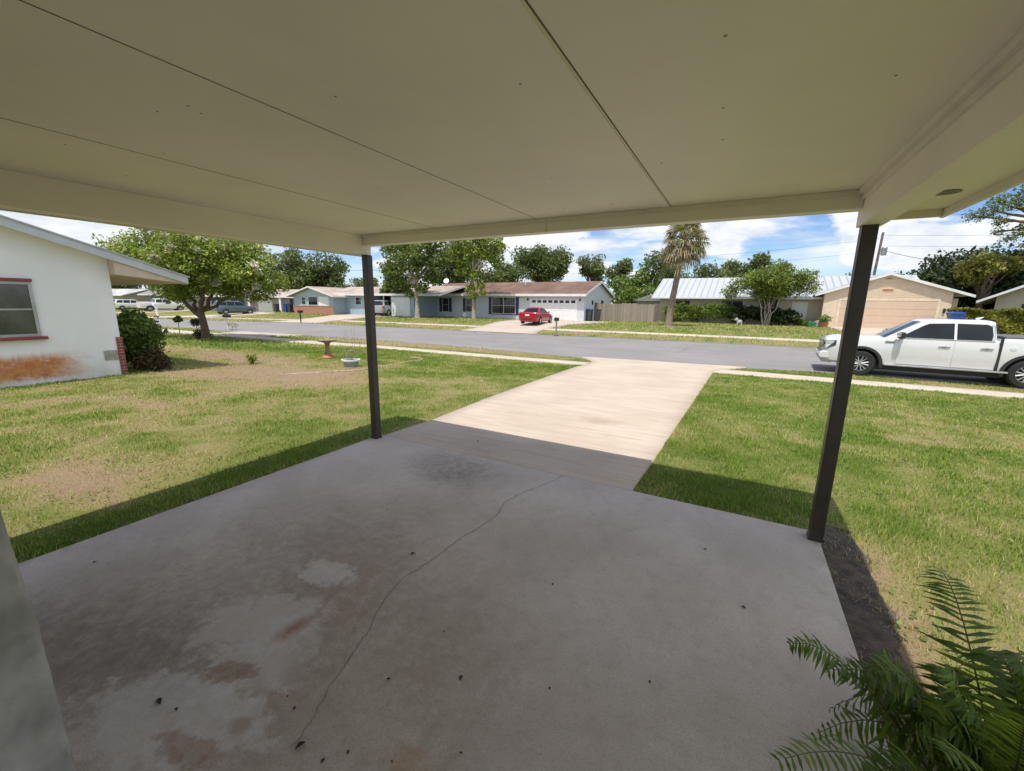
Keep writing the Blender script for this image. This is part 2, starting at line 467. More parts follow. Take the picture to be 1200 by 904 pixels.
# the driveway: sunlit, bleached, brushed across its width
m, t, b = nt('bleached_driveway_concrete')
co = worldpos(t)
n1 = noise(t, co, .7, 8, .6); n3 = noise(t, co, 120, 3)
br_ = noise(t, mapping(t, co, (.8, 14, 1)), 1, 6, .7)
br2 = noise(t, mapping(t, co, (.5, 3.5, 1)), 1, 4, .6)
c = mixc(t, rmap(t, n1, .32, .68), (.47, .39, .31), (.55, .465, .38))
c = mixc(t, mth(t, 'MULTIPLY', rmap(t, br_, .45, .66), .7), c, (.40, .305, .235))
c = mixc(t, mth(t, 'MULTIPLY', rmap(t, br2, .5, .72), .35), c, (.36, .29, .23))
c = mixc(t, mth(t, 'MULTIPLY', rmap(t, n3, .5, .8), .3), c, (.3, .25, .2))
c = mixc(t, mth(t, 'MULTIPLY', blob(t, co, 2.3, 2.6, .3, .2, 0, .5, .6, 5), .4), c, (.28, .19, .13))
c = mixc(t, mth(t, 'MULTIPLY', blob(t, co, 1.6, .6, .9, .35, 0, .6, .8, 3), .25), c, (.24, .2, .17))
L(t, c, b.inputs['Base Color']); sv(b.inputs['Roughness'], .88); bump(t, b, mixc(t, .5, n3, br_), .3, .008)
M['drive'] = m

def concrete(name, a, b_, dirt):
    m, t, b = nt(name)
    co = worldpos(t)
    n1 = noise(t, co, .5, 8, .65); n2 = noise(t, co, 3, 6, .7)
    c = mixc(t, rmap(t, n1, .32, .68), a, b_)
    c = mixc(t, mth(t, 'MULTIPLY', rmap(t, n2, .5, .72), .5), c, dirt)
    L(t, c, b.inputs['Base Color']); sv(b.inputs['Roughness'], .9); bump(t, b, noise(t, co, 90, 3), .3)
    return m
M['walk'] = concrete('sidewalk_concrete', (.46, .40, .32), (.53, .47, .39), (.36, .28, .21))
M['drive2'] = concrete('pinkish_old_driveway', (.44, .37, .31), (.50, .43, .36), (.33, .245, .19))
M['stucco'] = mat('grey_green_stucco', (.36, .35, .325), .9, var=.22, scale=6, bs=1.0, bscale=11, grime=.3)
M['rust'] = mat('rust_stained_footing', (.26, .12, .05), .9, var=.35, scale=9, bs=.4)

# ground and grass share one "dry" value per point: 0 lush, .5 straw, 1 bare soil
def drycol(t, fac, k=1.0):
    return ramp(t, fac, [(0, (.115 * k, .165 * k, .032 * k)), (.28, (.185 * k, .215 * k, .055 * k)), (.52, (.30 * k, .265 * k, .115 * k)),
                         (.74, (.34 * k, .255 * k, .15 * k)), (1, (.34 * k, .245 * k, .165 * k))])
m, t, b = nt('lawn_soil_and_turf')
at = t.nodes.new('ShaderNodeAttribute'); at.attribute_name = 'dry'
co = worldpos(t)
f = mth(t, 'ADD', at.outputs['Fac'], mth(t, 'MULTIPLY', mth(t, 'SUBTRACT', noise(t, co, 7, 6, .7), .5), .5))
f = mth(t, 'ADD', f, mth(t, 'MULTIPLY', mth(t, 'SUBTRACT', noise(t, co, .55, 6, .6), .5), .55))
c = drycol(t, f, .92)
c = mixc(t, mth(t, 'MULTIPLY', rmap(t, noise(t, co, 45, 4, .7), .42, .7), .55), c, (.10, .085, .04))
L(t, c, b.inputs['Base Color']); sv(b.inputs['Roughness'], .95); sv(b.inputs['Specular IOR Level'], .1)
bump(t, b, noise(t, co, 30, 5, .7), .9, .03)
M['ground'] = m
m, t, b = nt('grass_blades')
at = t.nodes.new('ShaderNodeAttribute'); at.attribute_name = 'dry'
g_ = t.nodes.new('ShaderNodeNewGeometry')
f = mth(t, 'ADD', at.outputs['Fac'], mth(t, 'MULTIPLY', mth(t, 'SUBTRACT', g_.outputs['Random Per Island'], .5), .62))
f = mth(t, 'ADD', f, mth(t, 'MULTIPLY', mth(t, 'SUBTRACT', noise(t, worldpos(t), .9, 5, .6), .5), .5))
c = ramp(t, f, [(0, (.16, .28, .033)), (.3, (.34, .41, .08)), (.55, (.56, .51, .23)), (.8, (.62, .51, .33)), (1, (.56, .43, .29))])
L(t, c, b.inputs['Base Color']); sv(b.inputs['Roughness'], .6); sv(b.inputs['Specular IOR Level'], .25)
tr = t.nodes.new('ShaderNodeBsdfTranslucent'); L(t, c, tr.inputs[0])
mx = t.nodes.new('ShaderNodeMixShader'); mx.inputs[0].default_value = .4
L(t, b.outputs[0], mx.inputs[1]); L(t, tr.outputs[0], mx.inputs[2]); L(t, mx.outputs[0], t.nodes['Material Output'].inputs[0])
M['grass'] = m

M['leaf_crepe'] = leafmat('crape_leaves', (0.128, 0.213, 0.030), (0.256, 0.342, 0.051), (0.444, 0.461, 0.085))
M['petal'] = leafmat('cream_blossom', (0.550, 0.520, 0.360), (0.700, 0.680, 0.520), trans=.25)
M['leaf_syc'] = leafmat('sycamore_leaves', (0.077, 0.133, 0.031), (0.154, 0.217, 0.049), (0.238, 0.294, 0.070))
M['leaf_bright'] = leafmat('bright_green_leaves', (0.119, 0.196, 0.028), (0.238, 0.322, 0.049), (0.336, 0.392, 0.070))
M['leaf_oak'] = leafmat('oak_leaves', (0.056, 0.098, 0.031), (0.119, 0.168, 0.049), (0.182, 0.224, 0.070), clump=.4)
M['leaf_far'] = leafmat('distant_leaves', (0.084, 0.126, 0.042), (0.154, 0.203, 0.063), (0.210, 0.252, 0.084), clump=.35)
M['leaf_weed'] = leafmat('weed_leaves', (.08, .15, .025), (.13, .22, .04), (.22, .28, .07), trans=.3, clump=2)
M['leaf_dark'] = leafmat('dark_leaves', (0.015, 0.031, 0.011), (0.039, 0.061, 0.018), (0.077, 0.099, 0.028), trans=.15, clump=.4)
M['leaf_pine'] = leafmat('pine_needles', (0.070, 0.119, 0.035), (0.140, 0.196, 0.049), (0.238, 0.266, 0.070), trans=.2)
M['leaf_hedge'] = leafmat('hedge_leaves', (0.085, 0.154, 0.024), (0.200, 0.277, 0.046), (0.370, 0.416, 0.077))
M['leaf_shrub'] = leafmat('shrub_leaves', (0.081, 0.149, 0.034), (0.172, 0.276, 0.052), (0.310, 0.391, 0.081), clump=2)
M['leaf_yellow'] = leafmat('yellow_green_leaves', (0.140, 0.168, 0.028), (0.308, 0.308, 0.056), (0.462, 0.406, 0.098))
M['leaf_red'] = leafmat('bronze_leaves', (0.060, 0.036, 0.019), (0.120, 0.072, 0.036), (0.108, 0.120, 0.036), trans=.15)
M['frond_green'] = leafmat('palm_frond_green', (0.084, 0.126, 0.031), (0.154, 0.196, 0.049), (0.238, 0.238, 0.084))
M['frond_dead'] = leafmat('dry_palm_frond', (0.218, 0.161, 0.092), (0.368, 0.276, 0.149), (0.483, 0.380, 0.230), trans=.2)
M['fern'] = leafmat('fern_leaflets', (.055, .12, .015), (.12, .21, .028), (.22, .29, .05), trans=.4, clump=3)
M['rachis'] = mat('fern_stem', (.09, .09, .03), .6)
M['dryleaf'] = mat('dry_brown_leaf', (.05, .035, .022), .8, var=.3)
# ------------------------------------------------------------------ land and paving
BUMPS = [(-6.6, 2.6, 2.4, .95, .62), (-7.9, 1.3, 1.3, .6, .5), (-5.3, 3.9, .55, 1.3, .45), (-1.6, -2.35, 1.0, .3, .5), (-3.2, -1.9, 1.4, .25, .3), (-4.5, -.6, 2.2, .3, .22), (-2.6, -1.2, 1.2, .3, .18),
         (-10.5, 3.9, 2.4, .8, .55), (-14, 4.6, 4, .8, .45), (-9.5, 12.7, 4.5, .7, .62), (-15.5, 12.4, 3, .5, .3), (-4, 12.2, 2, .5, .2),
         (-14, 7.4, 6, 1.7, -.24), (-8.0, 7.3, 3, 1.6, -.16), (-3.5, 5.5, 2.5, 3, -.10), (-19, 7.0, 4, 1.6, -.25), (-.8, 1.0, .5, 1.8, -.08),
         (7.6, 3.0, .55, .35, .55), (6.7, 4.3, .5, .3, .42), (8.6, 4.8, .9, .3, .5), (8.0, 2.0, .6, .25, .3), (6.9, 1.2, .7, .3, .22),
         (4.2, 1.1, .8, .7, -.12), (5.2, 6.5, 1.8, 2, -.04), (4.97, -1.0, .13, 1.7, .62), (5.2, -.5, .05, .9, .3), (-.1, -1, .04, 4, .5), (-.38, -1, .24, 4, -.28), (4.1, .65, 1.0, .4, -.18),
         (0, 25.3, 90, 1.5, .24), (20, 13.2, 18, .7, .10), (-12, 30.5, 4, 3, .12), (-46, 20.5, 12, 2.4, .3), (3, 34, 10, 5, .03)]

def dry(x, y):
    x = np.asarray(x, float); y = np.asarray(y, float)
    d = .32 + .5 * (fbm(x * .3, y * .3, 3) - .5) + .75 * (fbm(x * 1.5, y * 1.5, 11) - .5) + .5 * (fbm(x * 5, y * 5, 23, 3) - .5) + np.where((x < 0) & (y < 6), .09, 0) - np.where((x > 3.4) & (y < 11.3), .06, 0)
    for cx, cy, rx, ry, a in BUMPS:
        d = d + a * np.exp(-((x - cx) / rx) ** 2 - ((y - cy) / ry) ** 2)
    return np.clip(d, 0, 1.1)

def axis_pts(a, b, fine, lo, hi):
    p = list(np.arange(lo, hi + 1e-6, fine)); s = fine; x = hi
    while x < b: s *= 1.22; x += s; p.append(min(x, b))
    s = fine; x = lo
    while x > a: s *= 1.22; x -= s; p.insert(0, max(x, a))
    return np.array(p)
xs = axis_pts(-1500, 1500, .22, -24, 13); ys = axis_pts(-80, 1500, .22, -5, 14)
XX, YY = np.meshgrid(xs, ys, indexing='ij')
ZZ = gr(XX, YY) + .02 * (fbm(XX * .8, YY * .8, 5, 3) - .5) * (np.abs(XX) < 60)
nx, ny = len(xs), len(ys)
idx = np.arange(nx * ny).reshape(nx, ny)
F = np.stack([idx[:-1, :-1], idx[1:, :-1], idx[1:, 1:], idx[:-1, 1:]], -1).reshape(-1, 4)
g_me = fastmesh('ground', np.stack([XX, YY, ZZ], -1).reshape(-1, 3), F, 4, {'dry': dry(XX, YY).ravel()})
g_me.polygons.foreach_set('use_smooth', np.ones(len(F), bool))
tag(link('ground', g_me, M['ground']), 'wide lawn ground with green, straw and bare soil patches', None, None, 'structure')

def resample(pl, n):
    pl = np.asarray(pl, float); s = np.r_[0, np.cumsum(np.hypot(*np.diff(pl, axis=0).T))]
    t = np.linspace(0, s[-1], n)
    return np.stack([np.interp(t, s, pl[:, 0]), np.interp(t, s, pl[:, 1])], 1)

PAVED = []                                  # outlines where no grass grows
def strip(name, A, B, m, off, rows, cols=6, label=None, skirt=.12, kind='structure'):
    a, b = resample(A, rows), resample(B, rows)
    PAVED.append(np.r_[resample(A, 50), resample(B, 50)[::-1]])
    t = np.linspace(0, 1, cols + 1)
    P = a[:, None] * (1 - t[None, :, None]) + b[:, None] * t[None, :, None]
    Z = gr(P[..., 0], P[..., 1]) + off
    V = np.dstack([P, Z])
    lo = V[:, [0, -1]].copy(); lo[..., 2] -= skirt
    V = np.concatenate([lo[:, :1], V, lo[:, 1:]], 1)
    k = cols + 3; idx = np.arange(rows * k).reshape(rows, k)
    F = np.stack([idx[:-1, :-1], idx[:-1, 1:], idx[1:, 1:], idx[1:, :-1]], -1).reshape(-1, 4)
    me = fastmesh(name, V.reshape(-1, 3), F, 4)
    o = link(name, me, m)
    bm = bmesh.new(); bm.from_mesh(me); bmesh.ops.recalc_face_normals(bm, faces=bm.faces)
    if sum(f.normal.z for f in bm.faces) < 0: bmesh.ops.reverse_faces(bm, faces=bm.faces)
    bm.to_mesh(me); bm.free()
    return tag(o, label, None, None, kind)

strip('road', [(-160, 8), (-90, 11.0), (-60, 11.5), (-36, 12), (-25.7, 12.4), (-21, 12.9), (-14, 13.6), (-9.5, 13.6), (-5.1, 13.25), (-1.2, 12.7), (1.5, 12.85), (4.15, 13.45), (6.5, 13.9), (10, 13.95), (60, 14)],
      [(-160, 12), (-90, 15), (-60, 17.2), (-49, 17.8), (-39, 19.8), (-35.6, 21.8), (-29, 22.9), (-18.4, 23.0), (-9, 23.4), (1, 23.9), (7.7, 23.9), (12, 23.9), (20, 23.9), (30, 23.9), (60, 23.9)],
      M['asphalt'], .02, 400, 14, 'grey worn asphalt street', .05)
DL = [(.0, .195), (.03, 1.2), (-.25, 4.5), (-.58, 9.1), (-.55, 10.3), (-.75, 11.8), (-1.6, 12.95)]
DR = [(3.33, .195), (3.36, 1.2), (3.42, 5), (3.47, 9.5), (3.5, 11.4), (3.8, 12.6), (4.5, 13.6)]
strip('driveway', DL, DR, M['drive'], .042, 160, 10, 'pale brushed concrete driveway leading to the street')
strip('sidewalk', [(-40, 8.9), (-27, 9.3), (-21.9, 9.6), (-16.2, 9.85), (-11.7, 10.0), (-6.7, 10.12), (-3.4, 10.15), (-.57, 10.3)],
      [(-40, 10.3), (-27, 10.7), (-24, 10.95), (-17.6, 10.9), (-12.9, 11.05), (-7.5, 11.1), (-3.9, 11.1), (-.7, 11.25)], M['walk'], .036, 160, 4, 'pale concrete sidewalk beside the lawn with the bird bath')
strip('sidewalk', [(3.5, 11.4), (10.6, 11.35), (60, 11)], [(3.75, 12.5), (11, 12.4), (60, 12.1)], M['walk'], .036, 120, 4, 'pale concrete sidewalk beside the white pickup')
strip('driveway_apron', [(-26, 10.95), (-26.4, 12.6)], [(-21.2, 11.0), (-20.4, 13.1)], M['drive2'], .04, 14, 6, 'short pinkish driveway apron at the street edge')
strip('driveway', [(-15.3, 22.9), (-15.4, 25.5), (-16, 28), (-17.6, 38.2)], [(-8.6, 23.3), (-9.2, 24.5), (-9.7, 27), (-9.4, 30), (-7.4, 38.6)], M['drive2'], .042, 100, 8, 'pinkish stained driveway under the red car')
strip('driveway', [(-37.5, 21), (-38.5, 25), (-42.2, 37)], [(-32.2, 22.6), (-33.5, 26), (-33.4, 37)], M['drive2'], .042, 80, 8, 'pinkish driveway to the blue house with brick')
strip('driveway', [(11.0, 23.7), (11.3, 27), (11.3, 44.5)], [(18.6, 23.7), (17.9, 27), (17.9, 44.5)], M['walk'], .042, 80, 8, 'pale driveway in front of the beige garage')
strip('driveway', [(-58.5, 17.2), (-58, 21), (-57, 31)], [(-53.5, 17.4), (-54, 21), (-52, 31)], M['walk'], .042, 60, 6, 'driveway under the grey blue car')
strip('driveway', [(-79, 15.6), (-78, 20), (-77, 33)], [(-73, 16), (-73.5, 20), (-72, 33)], M['walk'], .042, 60, 6, 'driveway under the white pickup truck far down the street')
strip('sidewalk', [(-32.6, 25.9), (-24, 26.2), (-15.5, 26.5)], [(-32.7, 26.8), (-24, 27.1), (-15.6, 27.4)], M['walk'], .036, 60, 3, 'far sidewalk between the two driveways')
strip('sidewalk', [(-9.6, 26.6), (0, 26.95), (11.3, 27)], [(-9.6, 27.6), (0, 27.9), (11.3, 28)], M['walk'], .036, 80, 3, 'far sidewalk in front of the palm')
strip('sidewalk', [(17.9, 27), (60, 27)], [(17.9, 28), (60, 28)], M['walk'], .036, 60, 3, 'far sidewalk beyond the parked pickup')
strip('sidewalk', [(-53.6, 21.3), (-45, 23.2), (-38.3, 24.6)], [(-53.7, 22.2), (-45, 24.1), (-38.6, 25.5)], M['walk'], .036, 60, 3, 'far sidewalk beside the grey blue car')

# slab under the carport
mb = MB().prism([(-.06, -5.3), (4.83, -5.3), (4.83, .182), (-.06, .182)], 'z', -.13, 0)
slab = tag(mb.build('carport_slab', M['slab'], None, bevel=.008), 'stained grey concrete slab under the carport', None, None, 'structure')
CR = [(2.62, .17), (2.60, .05), (2.52, -.17), (2.42, -.45), (2.38, -.67), (2.44, -.91), (2.42, -1.12), (2.38, -1.32), (2.37, -1.55), (2.35, -1.77), (2.32, -1.92), (2.36, -2.09), (2.41, -2.23), (2.47, -2.33), (2.5, -2.44), (2.53, -2.52), (2.56, -2.63), (2.59, -2.71), (2.64, -2.8), (2.66, -2.87), (2.68, -2.95)]
rr = random.Random(3)
pts = []
for (a, b), (c, d) in zip(CR[:-1], CR[1:]):
    for k in range(6):
        t = k / 6; pts.append((a + (c - a) * t + rr.uniform(-.008, .008), b + (d - b) * t + rr.uniform(-.008, .008)))
mb = MB(); n = len(pts)
for i in range(n - 1):
    (a, b), (c, d) = pts[i], pts[i + 1]
    w1 = .0014 * (1.25 - i / n) * rr.uniform(.6, 1.4) + .001; w2 = .0014 * (1.25 - (i + 1) / n) + .001
    dx, dy = c - a, d - b; l = math.hypot(dx, dy) or 1; px, py = -dy / l, dx / l
    mb.add([(a + px * w1, b + py * w1, .0016), (a - px * w1, b - py * w1, .0016), (c - px * w2, d - py * w2, .0016), (c + px * w2, d + py * w2, .0016)], [(0, 1, 2, 3)])
mb.build('crack', mat('crack_dirt', (.24, .185, .15), .95, var=.4, scale=20), slab)

# curled dead leaves and bits on the slab
LV = [(1.25, .62), (2.2, -1.68), (1.99, -2.03), (3.21, -1.48), (2.84, -2.14), (3.09, -2.33), (2.7, -2.91), (2.89, -2.83), (2.83, -2.9), (3.29, -2.61), (2.53, -2.82), (2.45, -2.8), (3.49, -2.17), (3.07, -2.77), (2.79, -2.51), (1.97, -3.1), (.37, -2.84), (2.08, -3.08), (4.05, -.55), (3.9, -1.9), (4.3, -1.1), (3.75, .02)]
def leaf_mb(l):
    q = MB(); k = 5
    for i in range(k):
        t = i / (k - 1); w = .28 * l * math.sin(math.pi * min(.97, t + .06)); z = .12 * l * math.sin(math.pi * t)
        q.v += [((t - .5) * l, -w, z + w * .5 + .002), ((t - .5) * l, 0, z * .4 + .002), ((t - .5) * l, w, z + w * .5 + .002)]
        if i: b0 = (i - 1) * 3; q.f += [(b0, b0 + 3, b0 + 4, b0 + 1), (b0 + 1, b0 + 4, b0 + 5, b0 + 2)]
    return q
proto = None
for i, (x, y) in enumerate(LV):
    if proto is None: proto = o = leaf_mb(.05).build('dry_leaf', M['dryleaf'])
    else: o = proto.copy(); COL.objects.link(o)
    s = rr.uniform(.2, .6) if i not in (0, 1, 6, 15) else .8
    o.location = (x, y, .001); o.rotation_euler = (0, 0, rr.uniform(0, 6.3)); o.scale = (s, s, s)
    tag(o, 'small dark dry leaf lying on the stained carport slab', 'leaf', 'dry leaves on the slab')

# soil along the slab, roof shade painted into its colour, with an uneven outer edge
def shade_tinted_soil_strip(xi, xo, y0, y1, seed, label):
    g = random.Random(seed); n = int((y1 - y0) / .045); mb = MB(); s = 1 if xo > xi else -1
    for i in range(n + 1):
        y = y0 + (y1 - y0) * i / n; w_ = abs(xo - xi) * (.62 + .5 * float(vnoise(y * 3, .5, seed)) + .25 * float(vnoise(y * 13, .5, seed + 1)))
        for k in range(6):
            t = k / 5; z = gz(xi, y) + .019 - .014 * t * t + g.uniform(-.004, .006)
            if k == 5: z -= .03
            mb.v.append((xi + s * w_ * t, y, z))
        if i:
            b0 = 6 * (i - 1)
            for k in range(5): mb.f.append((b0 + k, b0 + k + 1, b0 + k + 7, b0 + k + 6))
    tag(mb.build('shade_tinted_soil_strip', M['soil'], None, smooth=True), label, None, None, 'structure')
shade_tinted_soil_strip(4.832, 5.15, -4.5, .42, 5, 'dark damp soil along the right slab edge')
shade_tinted_soil_strip(-.063, -.13, -4.5, .15, 9, 'thin dark soil line along the left slab edge')

# low broad-leaved weeds growing in clumps through the lawn
# ------------------------------------------------------------------ grass blades
def inside(P, poly):
    x, y = P[:, 0], P[:, 1]; r = np.zeros(len(P), bool); j = len(poly) - 1
    for i in range(len(poly)):
        xi, yi = poly[i]; xj, yj = poly[j]
        c = ((yi > y) != (yj > y)) & (x < (xj - xi) * (y - yi) / (yj - yi + 1e-12) + xi)
        r ^= c; j = i
    return r
HOUSES = [np.array([(-22, -10), (-8.94, -10), (-8.94, .5), (-22, .5)]), np.array([(-.05, -9), (4.82, -9), (4.82, .205), (-.05, .205)])]
def grow(name, n, r0, r1, seed, hh, label, wk):
    g = np.random.default_rng(seed)
    r = r0 + (r1 - r0) * g.random(n); a = .498 + R(57) * (2 * g.random(n) - 1)
    P = np.stack([4.096 - np.sin(a) * r, -3.70 + np.cos(a) * r], 1)
    ok = np.ones(n, bool); jit = g.normal(0, .028, P.shape)
    for q in PAVED + HOUSES:
        ok &= ~inside(P + jit, q)
    d = dry(P[:, 0], P[:, 1])
    ok &= g.random(n) < np.clip(1.28 - 1.05 * d, .07, 1)
    P, r, d = P[ok], r[ok], d[ok]; n = len(P)
    z = gr(P[:, 0], P[:, 1])
    tuft = vnoise(P[:, 0] * 5, P[:, 1] * 5, 40)
    h = hh * (.5 + .8 * g.random(n)) * (.35 + 1.25 * tuft) * np.clip(1.25 - .6 * d, .5, 1.2)
    w = wk * (.0045 + .0011 * r) * (.7 + .6 * g.random(n))
    th = g.random(n) * 6.283; s = np.stack([np.cos(th), np.sin(th)], 1)
    ph = g.random(n) * 6.283; ln = (.15 + .9 * g.random(n) ** 1.5) * h
    lean = np.stack([np.cos(ph), np.sin(ph)], 1) * ln[:, None]
    b0 = np.c_[P - s * w[:, None] / 2, z - .012]; b1 = np.c_[P + s * w[:, None] / 2, z - .012]
    m0 = np.c_[P - s * w[:, None] * .38 + lean * .35, z + h * .6]; m1 = np.c_[P + s * w[:, None] * .38 + lean * .35, z + h * .6]
    tp = np.c_[P + lean, z + h]
    V = np.stack([b0, b1, m1, m0, tp], 1).reshape(-1, 3)
    k = np.arange(n)[:, None] * 5
    F = np.concatenate([k + [0, 1, 2], k + [0, 2, 3], k + [3, 2, 4]], 1).reshape(-1, 3)
    me = fastmesh(name, V, F, 3, {'dry': np.repeat(d, 5)})
    o = link(name, me, M['grass'])
    return tag(o, label, 'grass', None, 'stuff')
grow('grass', 520000, 1.2, 21, 1, .036, 'short patchy lawn grass around the carport and driveway', .72)
grow('grass', 70000, 20, 62, 2, .085, 'mown grass of the lawns and verges across the street', 1.6)

def weeds(seed, n_cl):
    g = np.random.default_rng(seed)
    r = 3 + 14 * g.random(n_cl); a = .498 + R(56) * (2 * g.random(n_cl) - 1)
    C = np.stack([4.096 - np.sin(a) * r, -3.70 + np.cos(a) * r], 1)
    P = np.repeat(C, 14, 0) + g.normal(0, .10, (n_cl * 14, 2))
    ok = g.random(len(P)) < .8
    for q in PAVED + HOUSES: ok &= ~inside(P, q)
    P = P[ok]; n = len(P)
    z = gr(P[:, 0], P[:, 1]) + .01 + .02 * g.random(n)
    th = g.random(n) * 6.28; l = .018 + .022 * g.random(n); t = .25 + .5 * g.random(n)
    d = np.stack([np.cos(th), np.sin(th)], 1); e = np.stack([-d[:, 1], d[:, 0]], 1); w_ = (l * .4)[:, None]; L1 = l[:, None]
    V = np.stack([np.c_[P, z], np.c_[P + d * L1 * .5 + e * w_, z + l * t * .6], np.c_[P + d * L1, z + l * t], np.c_[P + d * L1 * .5 - e * w_, z + l * t * .6]], 1).reshape(-1, 3)
    tag(link('lawn_weeds', fastmesh('lawn_weeds', V, np.arange(4 * n).reshape(n, 4), 4), M['leaf_weed']), 'low broad leaved weeds scattered through the near lawn', 'weeds', None, 'stuff')
weeds(17, 420)
# ------------------------------------------------------------------ carport
car = thing('carport', 'cream painted carport with dark bronze posts over the stained slab', 'carport', (0, 0, 0))
YB = -5.6
# ceiling sheets with open joints
edges = [-.02, 1.14, 2.33, 3.52, 4.76]
for i in range(4):
    mb = MB().box(edges[i] + .0036, edges[i + 1] - .0036, YB, .06, 2.565, 2.58)
    mb.build('ceiling_panel', M['cream'], car)
MB().box(-.03, 4.78, YB, .07, 2.582, 2.60).build('roof_deck', M['seam'], car)
# a thin second line beside the right-hand joint: a lapped batten
MB().box(3.455, 3.508, YB, -.03, 2.5595, 2.5648).build('joint_batten', M['cream'], car)
for x in (1.14, 2.33, 3.52): MB().box(x - .0014, x + .0014, YB, .0, 2.5636, 2.5665).build('joint_filler', M['seam'], car)
# nail heads
q = random.Random(5); nail = None
for x0, x1 in zip(edges[:-1], edges[1:]):
    for k in range(7):
        x, y = q.uniform(x0 + .1, x1 - .1), q.uniform(-3.1, -.2)
        if nail is None:
            nail = o = MB().lathe([(.005, -.0015), (.0055, .0015)], 8).build('nail_head', M['nail'], car)
        else:
            o = nail.copy(); COL.objects.link(o); o.parent = car
        o.location = (x, y, 2.565)
# beams
MB().box(-.15, 0, YB, .13, 2.345, 2.5645).build('side_beam', M['cream'], car, bevel=.004)
MB().box(-.165, -.151, YB, .15, 2.335, 2.60).build('beam_cladding', M['trimcream'], car)
MB().box(4.74, 4.875, YB, .13, 2.34, 2.5645).build('side_beam', M['cream'], car, bevel=.004)
MB().box(4.698, 4.7395, YB, -.002, 2.532, 2.5642).box(4.722, 4.7398, YB, -.002, 2.500, 2.532).build('trim_strip', M['trimcream'], car, bevel=.003)
MB().box(.0015, 4.7385, .0, .115, 2.447, 2.5643).build('front_beam', M['cream'], car, bevel=.004)
MB().box(.0015, 4.7, -.022, -.0005, 2.528, 2.5642).build('trim_strip', M['trimcream'], car, bevel=.003)
MB().box(2.42, 2.424, -.0012, .05, 2.449, 2.527).build('splice_joint', M['seam'], car)
# overhang on the right with its soffit and fascia
MB().box(4.876, 5.17, YB, .10, 2.425, 2.44).build('soffit', M['cream'], car)
MB().box(4.8765, 4.91, YB, .098, 2.385, 2.4245).build('trim_strip', M['trimcream'], car, bevel=.003)
fas = MB().box(5.171, 5.195, YB, .155, 2.375, 2.62)
fas.build('fascia', M['trimcream'], car, bevel=.004)
MB().box(-.55, 5.17, .131, .155, 2.452, 2.62).box(4.88, 5.17, .101, .1305, 2.378, 2.47).build('fascia', M['trimcream'], car, bevel=.003)
MB().box(-.56, -.54, YB, .13, 2.46, 2.62).build('fascia', M['trimcream'], car)
MB().box(-.539, -.166, YB, .129, 2.455, 2.47).build('soffit', M['cream'], car)
MB().box(-.57, 5.21, YB, .165, 2.622, 2.68).build('roof', M['shingle_grey'], car)
MB().box(5.1955, 5.212, YB, .172, 2.56, 2.6215).build('drip_edge', M['post'], car)
v = MB().lathe([(.001, 2.423), (.062, 2.423), (.062, 2.4205), (.052, 2.4195), (.046, 2.4225), (.036, 2.4225), (.034, 2.4195), (.022, 2.4195), (.02, 2.422), (.001, 2.422)], 28, (5.02, -.42, 0))
v.build('soffit_vent', M['soffit_dark'], car, smooth=True)
# steel posts
for x, y in ((0.0, .06), (4.80, .05)):
    p = MB().box(x - .045, x + .045, y - .045, y + .045, .0015, 2.342).build('post', M['post'], car, bevel=.006)
    MB().box(x - .052, x + .052, y - .052, y + .052, .001, .03).build('post_foot', M['post'], p, bevel=.004)

# ------------------------------------------------------------------ the house behind, only its wing wall is in view
hw = thing('stucco_house_wall', 'rough grey stucco wall end beside the slab at lower left', 'wall', (0, 0, 0))
prof = []
g_ = random.Random(11)
zz = 0.0
N = 150
edge = [float(np.interp(2.56 * i / N, [0, .45, .9, 1.2, 2.56], [2.52, 2.50, 2.465, 2.36, 2.34])) + g_.uniform(-.003, .003) + (.012 if 52 <= i <= 56 else 0) for i in range(N + 1)]
mb = MB(); K_ = 14
for i in range(N + 1):
    z = 2.56 * i / N
    mb.v.append((.3, -3.62, z))
    for k in range(K_ + 1):
        y = -3.61 + .155 * k / K_
        lump = .012 * (float(fbm(y * 14 + 3, z * 9, 51, 4)) - .5) * 2 + .007 * (float(vnoise(y * 60, z * 55, 52)) - .5) * 2
        mb.v.append((edge[i] + lump - (.012 if k in (0, K_) else 0), y, z))
    mb.v.append((.3, -3.455, z))
c_ = K_ + 3
for i in range(N):
    for k in range(c_): mb.f.append((i * c_ + k, i * c_ + (k + 1) % c_, (i + 1) * c_ + (k + 1) % c_, (i + 1) * c_ + k))
mb.f += [tuple(range(c_)), tuple(N * c_ + k for k in range(c_ - 1, -1, -1))]
mb.build('wall', M['stucco'], hw, smooth=True, angle=60)
MB().box(.3, 2.56, -3.66, -3.42, .001, .05).build('footing', M['rust'], hw, bevel=.008)
MB().box(-.45, 5.2, -5.75, -5.605, -.1, 2.6).build('back_wall', M['stucco'], hw)
